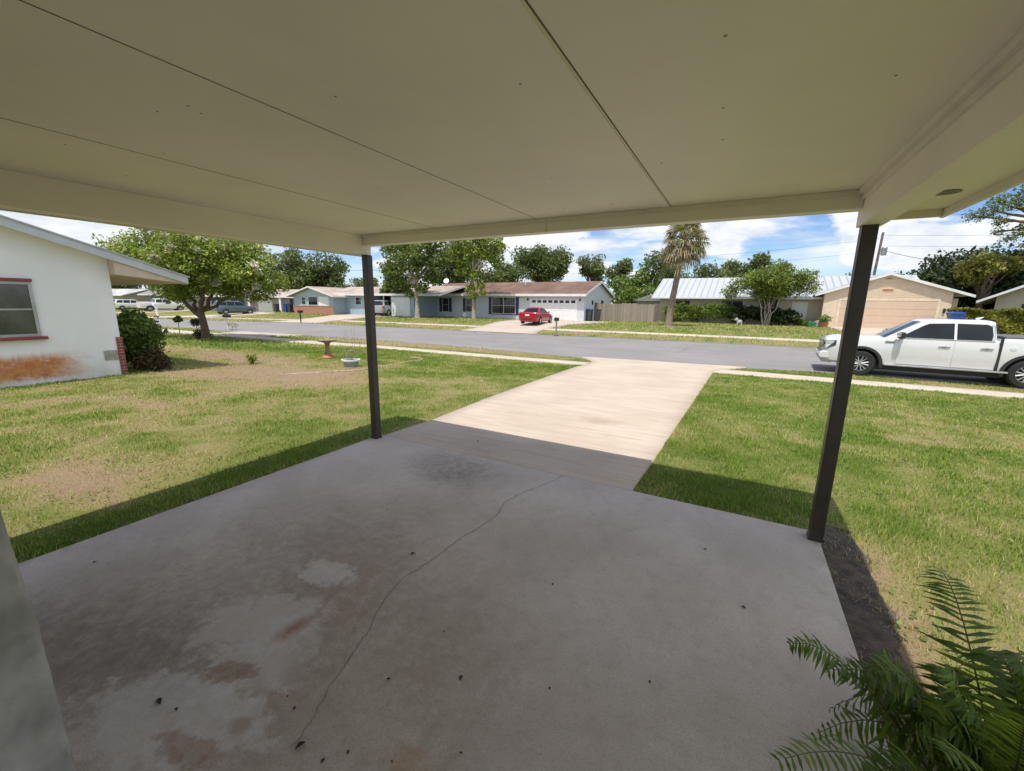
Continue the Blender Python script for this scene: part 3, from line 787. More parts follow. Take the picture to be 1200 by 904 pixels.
# ------------------------------------------------------------------ house helpers (local x along the front, y away from the street, z up)
def window(par, x0, x1, z0, z1, y=0, cols=1, rows=2, frame='whitetrim', fw=.05, shutters=None, sw=.42, face='y'):
    """A framed window on the wall plane y (or on the plane x=y when face is 'x')."""
    def bx(mb, a0, a1, d0, d1, c0, c1):
        if face == 'y': mb.box(a0, a1, y - d1, y - d0, c0, c1)
        elif face == '+x': mb.box(y + d0, y + d1, a0, a1, c0, c1)
        return mb
    f = MB()
    bx(f, x0 - fw, x0, -.01, .04, z0 - fw, z1 + fw); bx(f, x1, x1 + fw, -.01, .04, z0 - fw, z1 + fw)
    bx(f, x0 + .0005, x1 - .0005, -.01, .04, z0 - fw, z0); bx(f, x0 + .0005, x1 - .0005, -.01, .04, z1, z1 + fw)
    for k in range(1, cols):
        c = x0 + (x1 - x0) * k / cols; bx(f, c - fw * .4, c + fw * .4, -.01, .034, z0 + .0005, z1 - .0005)
    for k in range(1, rows):
        c = z0 + (z1 - z0) * k / rows; bx(f, x0 + .0005, x1 - .0005, -.01, .03, c - fw * .3, c + fw * .3)
    w = f.build('window', M[frame], par)
    bx(MB(), x0 + .001, x1 - .001, -.01, .012, z0 + .001, z1 - .001).build('pane', M['glass'], w)
    if shutters:
        for a, b in ((x0 - fw - sw, x0 - fw - .01), (x1 + fw + .01, x1 + fw + sw)):
            s = MB(); bx(s, a, b, .002, .04, z0 - fw, z1 + fw)
            k = z0
            while k < z1: bx(s, a + .05, b - .05, .04, .055, k, k + .05); k += .11
            s.build('shutter', M[shutters], par)
    return w

def gable_roof(par, x0, x1, y0, yr, y1, ze, zr, m, th=.14, axis='x', fascia='whitetrim', name='roof', fh=.2, z1=None):
    """Two slopes with their ridge along the axis; eaves at y0 and y1 (top surface heights ze, zr)."""
    z1 = ze if z1 is None else z1
    poly = [(y0, ze), (yr, zr), (y1, z1), (y1, z1 - th), (yr, zr - th), (y0, ze - th)]
    r = MB().prism(poly, axis, x0, x1).build(name, m, par)
    f = MB()
    fp = [(y0, ze + .012), (yr, zr + .012), (y1, z1 + .012), (y1, z1 - fh), (yr, zr - fh), (y0, ze - fh)]
    for a, b in ((x0 - .035, x0 - .003), (x1 + .003, x1 + .035)): f.prism(fp, axis, a, b)
    def eave(ya, yb, za):
        f.prism([(ya, za + .01), (yb, za + .01), (yb, za - fh), (ya, za - fh)], axis, x0 - .002, x1 + .002)
    eave(y0 - .035, y0 - .003, ze); eave(y1 + .003, y1 + .035, z1)
    f.build('fascia', M[fascia], par)
    return r

def gable_wall(par, x0, x1, y0, yr, y1, ze, zr, m, axis='x', name='wall', zb=-.3, z1=None):
    z1 = ze if z1 is None else z1
    return MB().prism([(y0, zb), (y1, zb), (y1, z1), (yr, zr), (y0, ze)], axis, x0, x1).build(name, m, par)

def seams(mb, x0, x1, y0, z0, y1, z1, step, h=.035, axis='x'):
    """Standing ribs running up a slope."""
    x = x0
    while x <= x1 + 1e-6:
        p = [(y0, z0 + .001), (y1, z1 + .001), (y1, z1 + h), (y0, z0 + h)]
        mb.prism(p, axis, x - .06, x + .06); x += step
    return mb

# ------------------------------------------------------------------ white house next door (gable end faces the carport)
m, t, b = nt('whitewashed_block_with_rust')
co = worldpos(t)
n1 = noise(t, co, .9, 7, .6)
c = mixc(t, rmap(t, n1, .35, .7), (.78, .80, .83), (.84, .86, .88))
sp = t.nodes.new('ShaderNodeSeparateXYZ'); L(t, co, sp.inputs[0])
stretch = noise(t, mapping(t, co, (1, 2.2, 7)), 1, 7, .65)
drip = noise(t, mapping(t, co, (1, 16, 1.2)), 1, 5, .6)
hgt = mth(t, 'ADD', sp.outputs[2], mth(t, 'MULTIPLY', mth(t, 'SUBTRACT', drip, .5), .16))
band = mth(t, 'MULTIPLY', rmap(t, hgt, -.02, .12), rmap(t, hgt, .44, .66, 1, 0))
along = rmap(t, mth(t, 'ADD', sp.outputs[1], mth(t, 'MULTIPLY', mth(t, 'SUBTRACT', stretch, .5), 1.2)), -.75, .05, 1, 0)
fac = mth(t, 'MULTIPLY', mth(t, 'MULTIPLY', band, along), mth(t, 'MULTIPLY', rmap(t, stretch, .25, .5, .5, 1), rmap(t, noise(t, co, 14, 8, .75), .28, .5, .68, 1)))
c = mixc(t, mth(t, 'MULTIPLY', fac, .97), c, mixc(t, rmap(t, noise(t, co, 5, 5), .35, .65), (.46, .13, .012), (.58, .235, .04)))
low = mth(t, 'MULTIPLY', rmap(t, hgt, .48, .0), rmap(t, noise(t, co, 2.5, 6, .7), .35, .7))
c = mixc(t, mth(t, 'MULTIPLY', low, .45), c, (.50, .40, .26))
L(t, c, b.inputs['Base Color']); sv(b.inputs['Roughness'], .75)
blk = t.nodes.new('ShaderNodeTexBrick'); blk.inputs['Scale'].default_value = 1; blk.inputs['Brick Width'].default_value = .4; blk.inputs['Row Height'].default_value = .2; blk.inputs['Mortar Size'].default_value = .006
cb = t.nodes.new('ShaderNodeCombineXYZ'); L(t, sp.outputs[1], cb.inputs[0]); L(t, sp.outputs[2], cb.inputs[1]); L(t, cb.outputs[0], blk.inputs['Vector'])
bump(t, b, mixc(t, .25, blk.outputs['Fac'], noise(t, co, 25, 4)), -.12, .01)
M['rustwall'] = m
wh = thing('white_house', 'white block house next door with orange rust stain and red window sill', 'house', (-8.94, .5, 0))
K = .32
def rz_(y): return 2.33 + (1.42 - y) * K
MB().prism([(-11.4, -.3), (0, -.3), (0, rz_(0) - .06), (-5, rz_(-5) - .06), (-11.4, 2.3)], 'x', -13, 0).build('wall', M['rustwall'], wh)
gable_roof(wh, -13.4, .34, 1.42, -5, -12.8, 2.33, rz_(-5), M['shingle_white'], th=.10, fh=.17, fascia='fasciagrey')
MB().prism([(.003, 2.31), (1.38, 2.165), (1.38, 2.225), (.003, rz_(0) - .07)], 'x', -12.9, .335).build('soffit', M['tansoffit'], wh)
MB().prism([(.0025, rz_(0) - .11), (-5, rz_(-5) - .11), (-5, rz_(-5) - .09), (.0025, rz_(0) - .09)], 'x', .001, .336).build('rake_soffit', M['cream'], wh)
MB().prism([(1.46, 2.345), (1.46, 2.315), (-5, rz_(-5) + .012), (-5, rz_(-5) + .045)], 'x', .376, .40).build('drip_edge', M['steel'], wh)
w = window(wh, -2.95, -1.33, 1.02, 2.03, 0, 2, 2, 'steel', .055, face='+x')
for q_ in w.children: q_.data.materials[0] = M['glasspale']
MB().box(.002, .11, -3.1, -1.20, .90, .962).build('sill', M['redpaint'], wh, bevel=.008)
MB().box(.002, .07, -3.1, -1.26, 2.088, 2.15).build('lintel', M['redpaint'], wh, bevel=.006)
MB().box(-.1, .022, -.085, .03, -.2, .86).build('brick_corner', M['brick_red'], wh)
MB().box(-12, -.101, .003, .03, -.2, .86).build('brick_corner', M['brick_red'], wh)
MB().box(.001, .02, -.34, -.09, .33, .56).build('vent_cover', M['stucco'], wh, bevel=.004)

# ------------------------------------------------------------------ house with the red-brown roof across the street
def Wz(u, v, z=-.05): x, y = W(u, v); return (x, y, z)
h1 = thing('brown_roof_house', 'pale blue house with red-brown shingle roof and navy shutters behind red car', 'house', Wz(-32.2, 38.29), -TH)
gable_wall(h1, .4, 21.2, 0, 4.6, 9.4, 2.84, 4.23, M['h1wall'])
gable_roof(h1, -.4, 21.5, -.5, 4.6, 9.9, 2.82, 4.36, M['shingle_red'], fh=.24)
cs = MB()
for k in range(72):
    x = .5 + k * .28
    if x < 20.9: cs.box(x, x + .02, -.012, -.001, -.2, 2.6)
for k in range(14): cs.box(21.2, 21.212, .4 + k * .62, .43 + k * .62, -.2, 2.7)
cs.build('wall_battens', M['h1wall'], h1)
window(h1, 2.35, 3.3, .66, 2.3, 0, 1, 2, shutters='navy', sw=.45)
window(h1, 6.05, 6.9, .72, 2.25, 0, 1, 2, shutters='navy', sw=.45)
window(h1, 9.8, 12.92, .62, 2.42, 0, 2, 2, shutters='navy', sw=.42)
MB().box(9.3, 13.4, -.05, -.002, .47, .56).build('window_sill', M['navy'], h1)
gd = MB().box(14.84, 20.45, -.035, -.001, -.15, 2.25)
for k in range(1, 4): gd.box(14.84, 20.45, -.045, -.0351, .1 + k * .5, .125 + k * .5)
gd = gd.build('garage_door', M['white'], h1)
for k in range(8):
    x = 15.08 + k * .665
    MB().box(x, x + .46, -.05, -.0355, 1.88, 2.16).build('pane', M['glass'], gd)
for x in (14.55, 20.72): MB().box(x - .07, x + .07, -.14, -.002, 2.1, 2.35).build('coach_light', M['black'], h1, bevel=.02)
MB().box(.55, 1.15, -.03, -.002, -.1, 2.0).build('side_door', M['pinkwall'], h1)
window(h1, 2.2, 2.9, 1.75, 2.2, 21.2, 1, 1, 'whitetrim', .04, face='+x')
window(h1, 5.7, 6.3, 1.75, 2.2, 21.2, 1, 1, 'navy', .04, face='+x')
MB().tube([(12.4, 3.4, 4.0), (12.4, 3.4, 4.45)], .05, 8).build('roof_vent', M['white'], h1)
d = thing('satellite_dish', 'small white satellite dish on roof end of the pale blue house', 'satellite dish', Wz(-31.0, 40.6, 3.7), -TH)
MB().lathe([(.001, 0), (.16, .02), (.30, .07), (.36, .12), (.34, .12), (.28, .09), (.001, .03)], 20).build('dish', M['white'], d, smooth=True).rotation_euler = (R(65), 0, R(25))
d.children[0].location = (0, 0, .75)
MB().tube([(0, .0, -.3), (0, .05, .75)], .03, 8).build('mast', M['steel'], d)
MB().tube([(0, -.05, .6), (.12, -.5, .75)], .015, 6).build('feed_arm', M['steel'], d)

# ------------------------------------------------------------------ blue house with the brick front
h3 = thing('blue_brick_house', 'blue house with orange brick lower front and pinkish roof', 'house', Wz(-51.3, 32.3), -TH)
MB().prism([(0, -.3), (8.3, -.3), (8.3, 2.43), (4.0, 3.49), (0, 2.49)], 'y', 0, 3.4).build('wall', M['h3wall'], h3)
MB().prism([(.1, 2.40), (8.2, 2.40), (4.0, 3.44)], 'y', -.02, -.002).build('gable_boards', M['h3gable'], h3)
MB().box(-.06, 8.36, -.09, -.003, -.3, 1.0).box(-.1, 8.4, -.12, -.003, 1.001, 1.06).build('brick_front', M['brick_orange'], h3)
gable_roof(h3, -.55, 6, -.95, 4.0, 9.0, 2.38, 3.62, M['shingle_pink'], axis='y', fh=.16)
MB().prism([(2.0, -.3), (3.6, -.3), (3.6, 3.05), (2.0, 2.68)], 'x', 7.5, 13.2).build('wall', M['h3wall'], h3)
gable_wall(h3, 1, 24.2, 7.7, 7.8, 10, 3.2, 3.2, M['greywall'], z1=2.6)
MB().box(13.3, 16.7, 3.0, 7.6, -.3, .05).build('carport_floor', M['walk'], h3)
MB().box(16.8, 20.6, 1.72, 7.6, -.3, 2.62).build('garage_wall', M['h3wall'], h3)
gdb = MB().box(17.0, 20.0, 1.66, 1.719, -.2, 2.3)
for k in range(1, 4): gdb.box(17.0, 20.0, 1.65, 1.6595, .05 + k * .52, .075 + k * .52)
gdb.build('garage_door', M['white'], h3)
gable_roof(h3, 4.2, 24.8, 1.4, 6.0, 10.6, 2.68, 3.78, M['shingle_pink'], fh=.2)
MB().box(13.22, 13.34, 1.9, 2.02, -.3, 2.66).build('porch_post', M['white'], h3)
window(h3, 1.75, 2.55, 1.25, 2.2, 0, 1, 2)
window(h3, 3.2, 5.1, 1.2, 2.25, 0, 1, 1)
MB().box(5.3, 7.4, -.03, -.002, 1.1, 2.3).build('awning_panel', M['white'], h3)
window(h3, 10.2, 11.2, 1.35, 2.25, 2.0, 1, 2)
MB().box(15.3, 15.42, 1.9, 2.02, -.2, 2.55).build('porch_post', M['white'], h3)

# ------------------------------------------------------------------ peach house with the white metal roof
h2 = thing('metal_roof_house', 'long peach house with white ribbed metal roof and double garage', 'house', Wz(-4.9, 46.4), -TH)
gable_wall(h2, 0, 22, 0, 5.2, 10.4, 2.985, 4.95, M['h2side'])
gable_roof(h2, -.75, 22.6, -.9, 5.2, 11.3, 2.72, 5.02, M['metalroof'], th=.08, fh=.16)
s = MB(); seams(s, -.7, 22.55, -.9, 2.72, 5.2, 5.02, .62)
s.build('roof_ribs', M['metalrib'], h2)
# the garage wing, its gable to the street
gx, gy = 14.9, -1.8
MB().prism([(gx, -.3), (gx + 8.6, -.3), (gx + 8.6, 3.25), (gx + 4.35, 4.74), (gx, 3.17)], 'y', gy, 4).build('garage_wall', M['h2wall'], h2)
rp = [(gx - .75, 2.98), (gx + 4.35, 4.82), (gx + 9.75, 2.93), (gx + 9.75, 2.87), (gx + 4.35, 4.75), (gx - .75, 2.91)]
MB().prism(rp, 'y', gy - .28, 4.8).build('garage_roof', M['metalroof'], h2)
f = MB().prism([(gx - .78, 3.0), (gx + 4.35, 4.85), (gx + 9.8, 2.95), (gx + 9.8, 2.74), (gx + 4.35, 4.62), (gx - .78, 2.79)], 'y', gy - .34, gy - .283)
f.build('fascia', M['whitetrim'], h2)
s = MB()
k = gy - .1
while k < 4.2:
    for xa, za, xb, zb in ((gx - .75, 2.98, gx + 4.35, 4.82), (gx + 9.75, 2.93, gx + 4.35, 4.82)):
        s.add([(xa, k - .05, za + .001), (xb, k - .05, zb + .001), (xb, k + .05, zb + .001), (xa, k + .05, za + .001), (xa, k - .05, za + .035), (xb, k - .05, zb + .035), (xb, k + .05, zb + .035), (xa, k + .05, za + .035)],
              [(0, 1, 2, 3), (4, 5, 6, 7), (0, 1, 5, 4), (2, 3, 7, 6), (1, 2, 6, 5), (0, 3, 7, 4)])
    k += .46
s.build('roof_ribs', M['metalrib'], h2)
lap = MB()
for k in range(9): lap.box(gx + 1.0 + k * .25, gx + 7.6 - k * .25, gy - .02, gy - .002, 2.62 + k * .17, 2.635 + k * .17)
lap.build('gable_boards', M['h2wall'], h2)
gdm = MB().box(gx + 1.25, gx + 7.75, gy - .02, gy - .001, -.15, 2.45)
for k in range(1, 4): gdm.box(gx + 1.25, gx + 7.75, gy - .03, gy - .0205, k * .6 - .05, k * .6 - .03)
gdm.build('garage_door', mat('peach_garage_door', (.62, .465, .35), .55, var=.03), h2)
MB().box(gx + 1.1, gx + 1.249, gy - .04, gy - .001, -.15, 2.6).box(gx + 7.751, gx + 7.9, gy - .04, gy - .001, -.15, 2.6).box(gx + 1.25, gx + 7.75, gy - .04, gy - .001, 2.451, 2.6).build('door_trim', mat('pale_peach_trim', (.76, .63, .49), .6), h2)
MB().box(gx + 4.05, gx + 4.75, gy - .05, gy - .021, 3.3, 3.42).build('address_plate', M['terracotta'], h2)
MB().prism([(gx + 4.05, 4.28), (gx + 4.35, 4.42), (gx + 4.65, 4.28)], 'y', gy - .03, gy - .003).build('gable_vent', M['terracotta'], h2)
MB().box(gx + 8.15, gx + 8.3, gy - .12, gy - .001, 1.5, 1.85).build('coach_light', M['black'], h2, bevel=.02)
MB().box(gx + 8.61, gx + 9.4, gy + 1.5, 4, -.3, 2.7).build('side_wall', M['h2wall'], h2)
window(h2, 1.7, 3.2, 1.0, 2.35, 0, 2, 1)
window(h2, 6.3, 8.3, 1.0, 2.4, 0, 2, 2)
window(h2, 9.7, 11.5, 1.0, 2.4, 0, 2, 2)
dd = MB().box(12.75, 13.75, -.06, -.002, -.1, 2.2).build('door', M['white'], h2)
MB().box(12.6, 12.749, -.08, -.001, -.1, 2.3).box(13.751, 13.9, -.08, -.001, -.1, 2.3).box(12.75, 13.75, -.08, -.001, 2.201, 2.3).build('door_trim', M['whitetrim'], h2)
MB().sphere((13.62, -.1, 1.0), .04).build('handle', M['chrome'], dd)
MB().box(-.7, 14.2, -.99, -.94, 2.53, 2.66).build('gutter', M['whitetrim'], h2)

# ------------------------------------------------------------------ grey-beige house at the far right, only its gable corner shows
h4 = thing('gable_corner_house', 'beige house at the right edge beyond the clipped hedge', 'house', (23.4, 48.4, -.05), R(-29))
MB().prism([(0, -.3), (11, -.3), (11, 2.965), (5.5, 5.865), (0, 2.965)], 'y', 0, 10).build('wall', M['h4wall'], h4)
gable_roof(h4, -.75, 10, -1.0, 5.5, 12, 2.55, 5.98, M['shingle_grey'], axis='y', fh=.2, th=.12)
window(h4, 1.55, 2.2, 1.35, 2.25, 0, 1, 2, 'greybin')

# ------------------------------------------------------------------ three houses far down the street
def far_house(label, x, y, rz, w, dep, ze, zr, wallm, roofm, parts):
    h = thing('ranch_house', label, 'house', (x, y, -.05), rz)
    sl_ = (zr - ze) / (dep / 2 + .8)
    gable_wall(h, 0, w, 0, dep / 2, dep, ze + .8 * sl_ - .13, zr - .13, M[wallm])
    gable_roof(h, -.7, w + .7, -.8, dep / 2, dep + .8, ze, zr, M[roofm], fh=.18)
    for q in parts:
        if q[0] == 'win': window(h, q[1], q[2], q[3], q[4], 0, 2, 1)
        elif q[0] == 'gar': MB().box(q[1], q[2], -.05, -.002, -.1, 2.15).build('garage_door', M[q[3]], h)
        elif q[0] == 'post': MB().box(q[1] - .14, q[1] + .14, -.72, -.44, -.2, ze - .16).build('porch_post', M['white'], h)
        elif q[0] == 'gab':
            MB().prism([(q[1], ze - .1), (q[2], ze - .1), ((q[1] + q[2]) / 2, ze + 1.15)], 'y', -1.0, -.82).build('gable_boards', M['shingle_brown'], h)
    return h
far_house('dull pink ranch house behind the grey blue car', -70.5, 30.3, R(29), 17.0, 8, 2.3, 3.5, 'pinkwall', 'shingle_pink',
          [('win', 2.2, 3.8, .9, 2.0), ('win', 5.2, 7.4, .7, 2.1), ('gar', 9.4, 11.6, 'white'), ('post', 13.2), ('post', 8.4), ('win', 14.3, 15.6, 1, 2)])
far_house('grey ranch house with dark gable behind the white pickup down the street', -101, 35.0, R(19), 13.5, 9, 2.5, 4.2, 'greywall', 'shingle_grey',
          [('win', 1.4, 3.2, .8, 2.1), ('win', 4.6, 6.8, .8, 2.1), ('gar', 8.2, 12.4, 'greywall'), ('gab', 7.4, 13.6)])
far_house('low tan ranch house beyond the hedge shrub, farthest down the street', -117, 28, R(19), 14, 9, 2.3, 3.6, 'tanwall', 'shingle_white',
          [('win', 8, 10, .9, 2), ('gar', 2, 6, 'white')])
far_house('low grey roofed house end between the pink house and the blue brick house', -58.5, 38.5, R(10), 9, 9, 2.5, 3.7, 'pinkwall', 'shingle_grey', [('win', 3, 4.4, .9, 2)])

# ------------------------------------------------------------------ fence between the two houses
fe = thing('picket_fence', 'weathered grey board fence between the blue and peach houses', 'fence', Wz(-10.6, 41.7), -TH + .18)
fm = MB(); q = random.Random(4); x = 0
while x < 5.9:
    h_ = 1.86 + q.uniform(-.04, .04) + (.08 if 2.5 < x < 4 else 0); fm.box(x, x + .135, q.uniform(-.012, 0), .02, .0, h_); x += .142
fm.build('boards', M['fence'], fe)
for z in (.35, 1.5): MB().box(0, 5.95, .021, .07, z, z + .09).build('rail', M['fence'], fe)
for x in (0, 2.0, 4.0, 5.9): MB().box(x, x + .1, .071, .17, 0, 1.9).build('fence_post', M['fence'], fe)
gt = MB().box(-.62, -.02, -.03, .03, 0, 1.98).build('gate', M['poles'], fe)
MB().box(5.95, 6.45, -.05, .02, 0, 1.95).build('gate', M['poles'], fe)
# shed roof and grey tarp seen over the fence
sh = thing('garden_shed', 'pale roofed garden shed showing over the board fence', 'shed', Wz(-9.2, 53.5), -TH)
MB().box(0, 3.4, 0, 2.6, -.1, 2.3).build('wall', M['greywall'], sh)
MB().prism([(-.2, 2.3), (3.6, 2.3), (3.6, 2.45), (1.7, 3.1), (-.2, 2.45)], 'y', -.25, 2.85).build('roof', M['shingle_white'], sh)
# ------------------------------------------------------------------ vehicles (front towards +x)
def car_section(w, zb, zt, crown=.03):
    h = zt - zb
    return [(0, zb), (w * .84, zb), (w * .955, zb + min(.07, h * .15)), (w * .995, zb + h * .38), (w, zb + h * .62), (w * .985, zt - h * .14), (w * .955, zt - h * .035), (w * .90, zt), (w * .45, zt + crown * .8), (0, zt + crown)]

def body_mesh(st, wheels, rw, arch=1.09, wid=1.2):
    mb = MB(); rings = []
    for s_ in st:
        x, w, zb, zt = s_[:4]; sec = car_section(w, zb, zt, s_[4] if len(s_) > 4 else .03)
        ring = [(x, y, z) for y, z in sec] + [(x, -y, z) for y, z in sec[-2:0:-1]]
        rings.append(ring)
    n = len(rings[0])
    for r_ in rings: mb.v += r_
    for i in range(len(rings) - 1):
        for k in range(n): mb.f.append((i * n + k, i * n + (k + 1) % n, (i + 1) * n + (k + 1) % n, (i + 1) * n + k))
    mb.f.append(tuple(range(n))); mb.f.append(tuple((len(rings) - 1) * n + k for k in range(n - 1, -1, -1)))
    me = mb.mesh('body', True, 30)
    o = bpy.data.objects.new('tmp', me); COL.objects.link(o)
    tmps = []
    for x, z in wheels:
        c = bpy.data.objects.new('tmpc', MB().lathe([(rw * arch, -wid), (rw * arch, wid)], 40, (x, 0, z), 'y').mesh('c')); COL.objects.link(c)
        m_ = o.modifiers.new('b', 'BOOLEAN'); m_.operation = 'DIFFERENCE'; m_.object = c; m_.solver = 'EXACT'; tmps.append(c)
    bpy.context.view_layer.update()
    dg = bpy.context.evaluated_depsgraph_get()
    me2 = bpy.data.meshes.new_from_object(o.evaluated_get(dg))
    for q in [o] + tmps: bpy.data.objects.remove(q)
    bm = bmesh.new(); bm.from_mesh(me2)
    for f in bm.faces: f.smooth = True
    for e in bm.edges: e.smooth = not (len(e.link_faces) == 2 and e.calc_face_angle(0) > R(30))
    bm.to_mesh(me2); bm.free()
    return me2

def greenhouse(g, m, par):
    """Cab above the belt line: rings from belt to roof with raked front and rear."""
    mb = MB(); zs = [g['zb'], g['zb'] + (g['zt'] - g['zb']) * .5, g['zt']]
    levels = [(z, (z - g['zb']) / (g['zt'] - g['zb']), 0) for z in zs] + [(g['zt'] + .035, 1, .10), (g['zt'] + .055, 1, .24), (g['zt'] + .062, 1, .42)]
    k = 0
    for z, t, ins in levels:
        f = g['f0'] + (g['f1'] - g['f0']) * t - ins * .9; r_ = g['r0'] + (g['r1'] - g['r0']) * t + ins * .7; w = g['w0'] + (g['w1'] - g['w0']) * t - ins * .55
        ring = []
        for y in (-1, -.92, -.5, 0, .5, .92, 1): ring.append((f - .10 * y * y - (.05 if abs(y) == 1 else 0), y * w, z))
        for y in (1, .92, .5, 0, -.5, -.92, -1): ring.append((r_ + .07 * y * y + (.05 if abs(y) == 1 else 0), y * w, z))
        n = len(ring); mb.v += ring
        if k:
            for i in range(n): mb.f.append(((k - 1) * n + i, (k - 1) * n + (i + 1) % n, k * n + (i + 1) % n, k * n + i))
        k += 1
    mb.f.append(tuple((k - 1) * n + i for i in range(n)))
    mb.build('cab', m, par, smooth=True, angle=28)
    def wy(z): return g['w0'] + (g['w1'] - g['w0']) * (z - g['zb']) / (g['zt'] - g['zb'])
    def fx(z): return g['f0'] + (g['f1'] - g['f0']) * (z - g['zb']) / (g['zt'] - g['zb'])
    def rx(z): return g['r0'] + (g['r1'] - g['r0']) * (z - g['zb']) / (g['zt'] - g['zb'])
    for poly in g['side']:
        for s in (1, -1):
            q = MB(); n = len(poly)
            q.add([(x, s * (wy(z) + .007), z) for x, z in poly] + [(x, s * (wy(z) - .01), z) for x, z in poly],
                  [tuple(range(n)), tuple(range(2 * n - 1, n - 1, -1))] + [(i, (i + 1) % n, n + (i + 1) % n, n + i) for i in range(n)])
            q.build('side_window', M['glass'], par)
    for fn, sg, name in ((fx, 1, 'windshield'), (rx, -1, 'rear_window')):
        z0 = g['zb'] + (.05 if sg > 0 else g.get('rz', .06)); z1 = g['zt'] - .03
        q = MB(); ys = [-.86, -.5, 0, .5, .86]; zz = [z0, (z0 + z1) / 2, z1]
        for z in zz:
            for y in ys:
                x = fn(z) - sg * (.10 if sg > 0 else .07) * y * y + sg * .009
                q.v.append((x, y * wy(z), z + .004))
        for i in range(2):
            for j in range(4): q.f.append((i * 5 + j, i * 5 + j + 1, (i + 1) * 5 + j + 1, (i + 1) * 5 + j))
        q.build(name, M['glass'], par, smooth=True)
    return wy

def wheel(par, x, y, r, wd, side, spokes=6):
    o = MB().lathe([(r * .62, -wd / 2), (r * .9, -wd / 2), (r * .98, -wd * .38), (r, -wd * .2), (r, wd * .2), (r * .98, wd * .38), (r * .9, wd / 2), (r * .62, wd / 2), (r * .62, -wd / 2)], 36, (0, 0, 0), 'y', False).build('wheel', M['rubber'], par, smooth=True)
    o.location = (x, y, r)
    MB().lathe([(.001, -wd * .3), (r * .63, -wd * .3), (r * .63, wd * .36), (r * .58, wd * .42), (r * .58, wd * .1), (.001, wd * .1)] if side > 0 else
               [(.001, -wd * .1), (r * .58, -wd * .1), (r * .58, -wd * .42), (r * .63, -wd * .36), (r * .63, wd * .3), (.001, wd * .3)], 36, (0, 0, 0), 'y').build('brake_disc', M['black'], o)
    rim = MB()
    a = side * wd * .36
    rim.lathe([(r * .56, a - side * .03), (r * .645, a - side * .03), (r * .645, a + side * .012), (r * .585, a + side * .02), (r * .56, a), (r * .56, a - side * .03)], 36, (0, 0, 0), 'y', False)
    rim.lathe([(.001, a - .02 * side), (r * .15, a - .02 * side), (r * .13, a + .012 * side), (.001, a + .014 * side)], 16, (0, 0, 0), 'y')
    for k in range(spokes):
        for dq in (-.14, .14):
            q = 2 * math.pi * k / spokes + dq; q2 = 2 * math.pi * k / spokes + dq * 1.7
            p0 = Vector((math.cos(q) * r * .1, a - .004 * side, math.sin(q) * r * .1)); p1 = Vector((math.cos(q2) * r * .58, a - .006 * side, math.sin(q2) * r * .58))
            rim.tube([p0, p1], [r * .05, r * .062], 6)
    rim.build('rim', M['alloy'], o)
    return o

def make_car(name, label, cat, loc, rz, S, group=None, sc=1):
    c = thing(name, label, cat, loc, rz, group, sc)
    r = S['rw']; wx = S['wheels']; tw = S['tw']
    me = body_mesh(S['st'], [(x, r) for x in wx], r, S.get('arch', 1.1))
    link('body', me, S['paint'], c)
    MB().box(wx[1] - .2, wx[0] + .2, -tw + .28, tw - .28, r * .55, S['st'][3][2] + .25).build('underbody', M['black'], c)
    wy = greenhouse(S['gh'], S['paint'], c)
    for x in wx:
        for s in (1, -1): wheel(c, x, s * (tw - S['wd'] / 2 + .01), r, S['wd'], s)
    for part, mm, boxes in S.get('bits', []):
        for bx in boxes: MB().box(*bx).build(part, M[mm] if isinstance(mm, str) else mm, c, bevel=S.get('bv', .02))
    return c, wy

# red saloon seen from behind
SED = dict(paint=M['carred'], rw=.325, wheels=(1.38, -1.33), tw=.9, wd=.21,
           st=[(2.28, .55, .32, .60), (2.18, .78, .24, .70), (1.95, .87, .2, .79), (1.0, .90, .19, .92), (0, .905, .19, .94), (-1.2, .905, .2, .97), (-1.85, .89, .22, 1.02), (-2.16, .84, .27, 1.03), (-2.27, .74, .38, .92)],
           gh=dict(zb=.90, zt=1.40, f0=1.12, f1=.18, r0=-1.83, r1=-.98, w0=.83, w1=.60, rz=.13,
                   side=[[(.86, .97), (.20, 1.36), (-.28, 1.37), (-.30, .97)], [(-.36, .97), (-.34, 1.37), (-.85, 1.35), (-1.28, 1.08), (-1.25, .98)]]),
           bits=[('taillight', 'taillight', [(-2.27, -2.08, .50, .86, .78, .93), (-2.27, -2.08, -.86, -.50, .78, .93)]), ('license_plate', 'whitetrim', [(-2.30, -2.26, -.2, .2, .72, .86)]),
                 ('bumper_insert', 'black', [(-2.29, -2.1, -.55, .55, .36, .46)]), ('mirror', M['carred'], [(.62, .75, .86, 1.03, .97, 1.09), (.62, .75, -1.03, -.86, .97, 1.09)]),
                 ('door_handle', M['carred'], [(-.2, -.02, .895, .925, .80, .83), (-.2, -.02, -.925, -.895, .80, .83), (-1.12, -.95, .895, .925, .82, .85), (-1.12, -.95, -.925, -.895, .82, .85)])])
red, _ = make_car('red_car', 'red saloon car parked in the driveway of the pale blue house', 'car', (-12.15, 30.7, gz(-12.15, 30.7) + .045), R(94), SED, sc=.99)

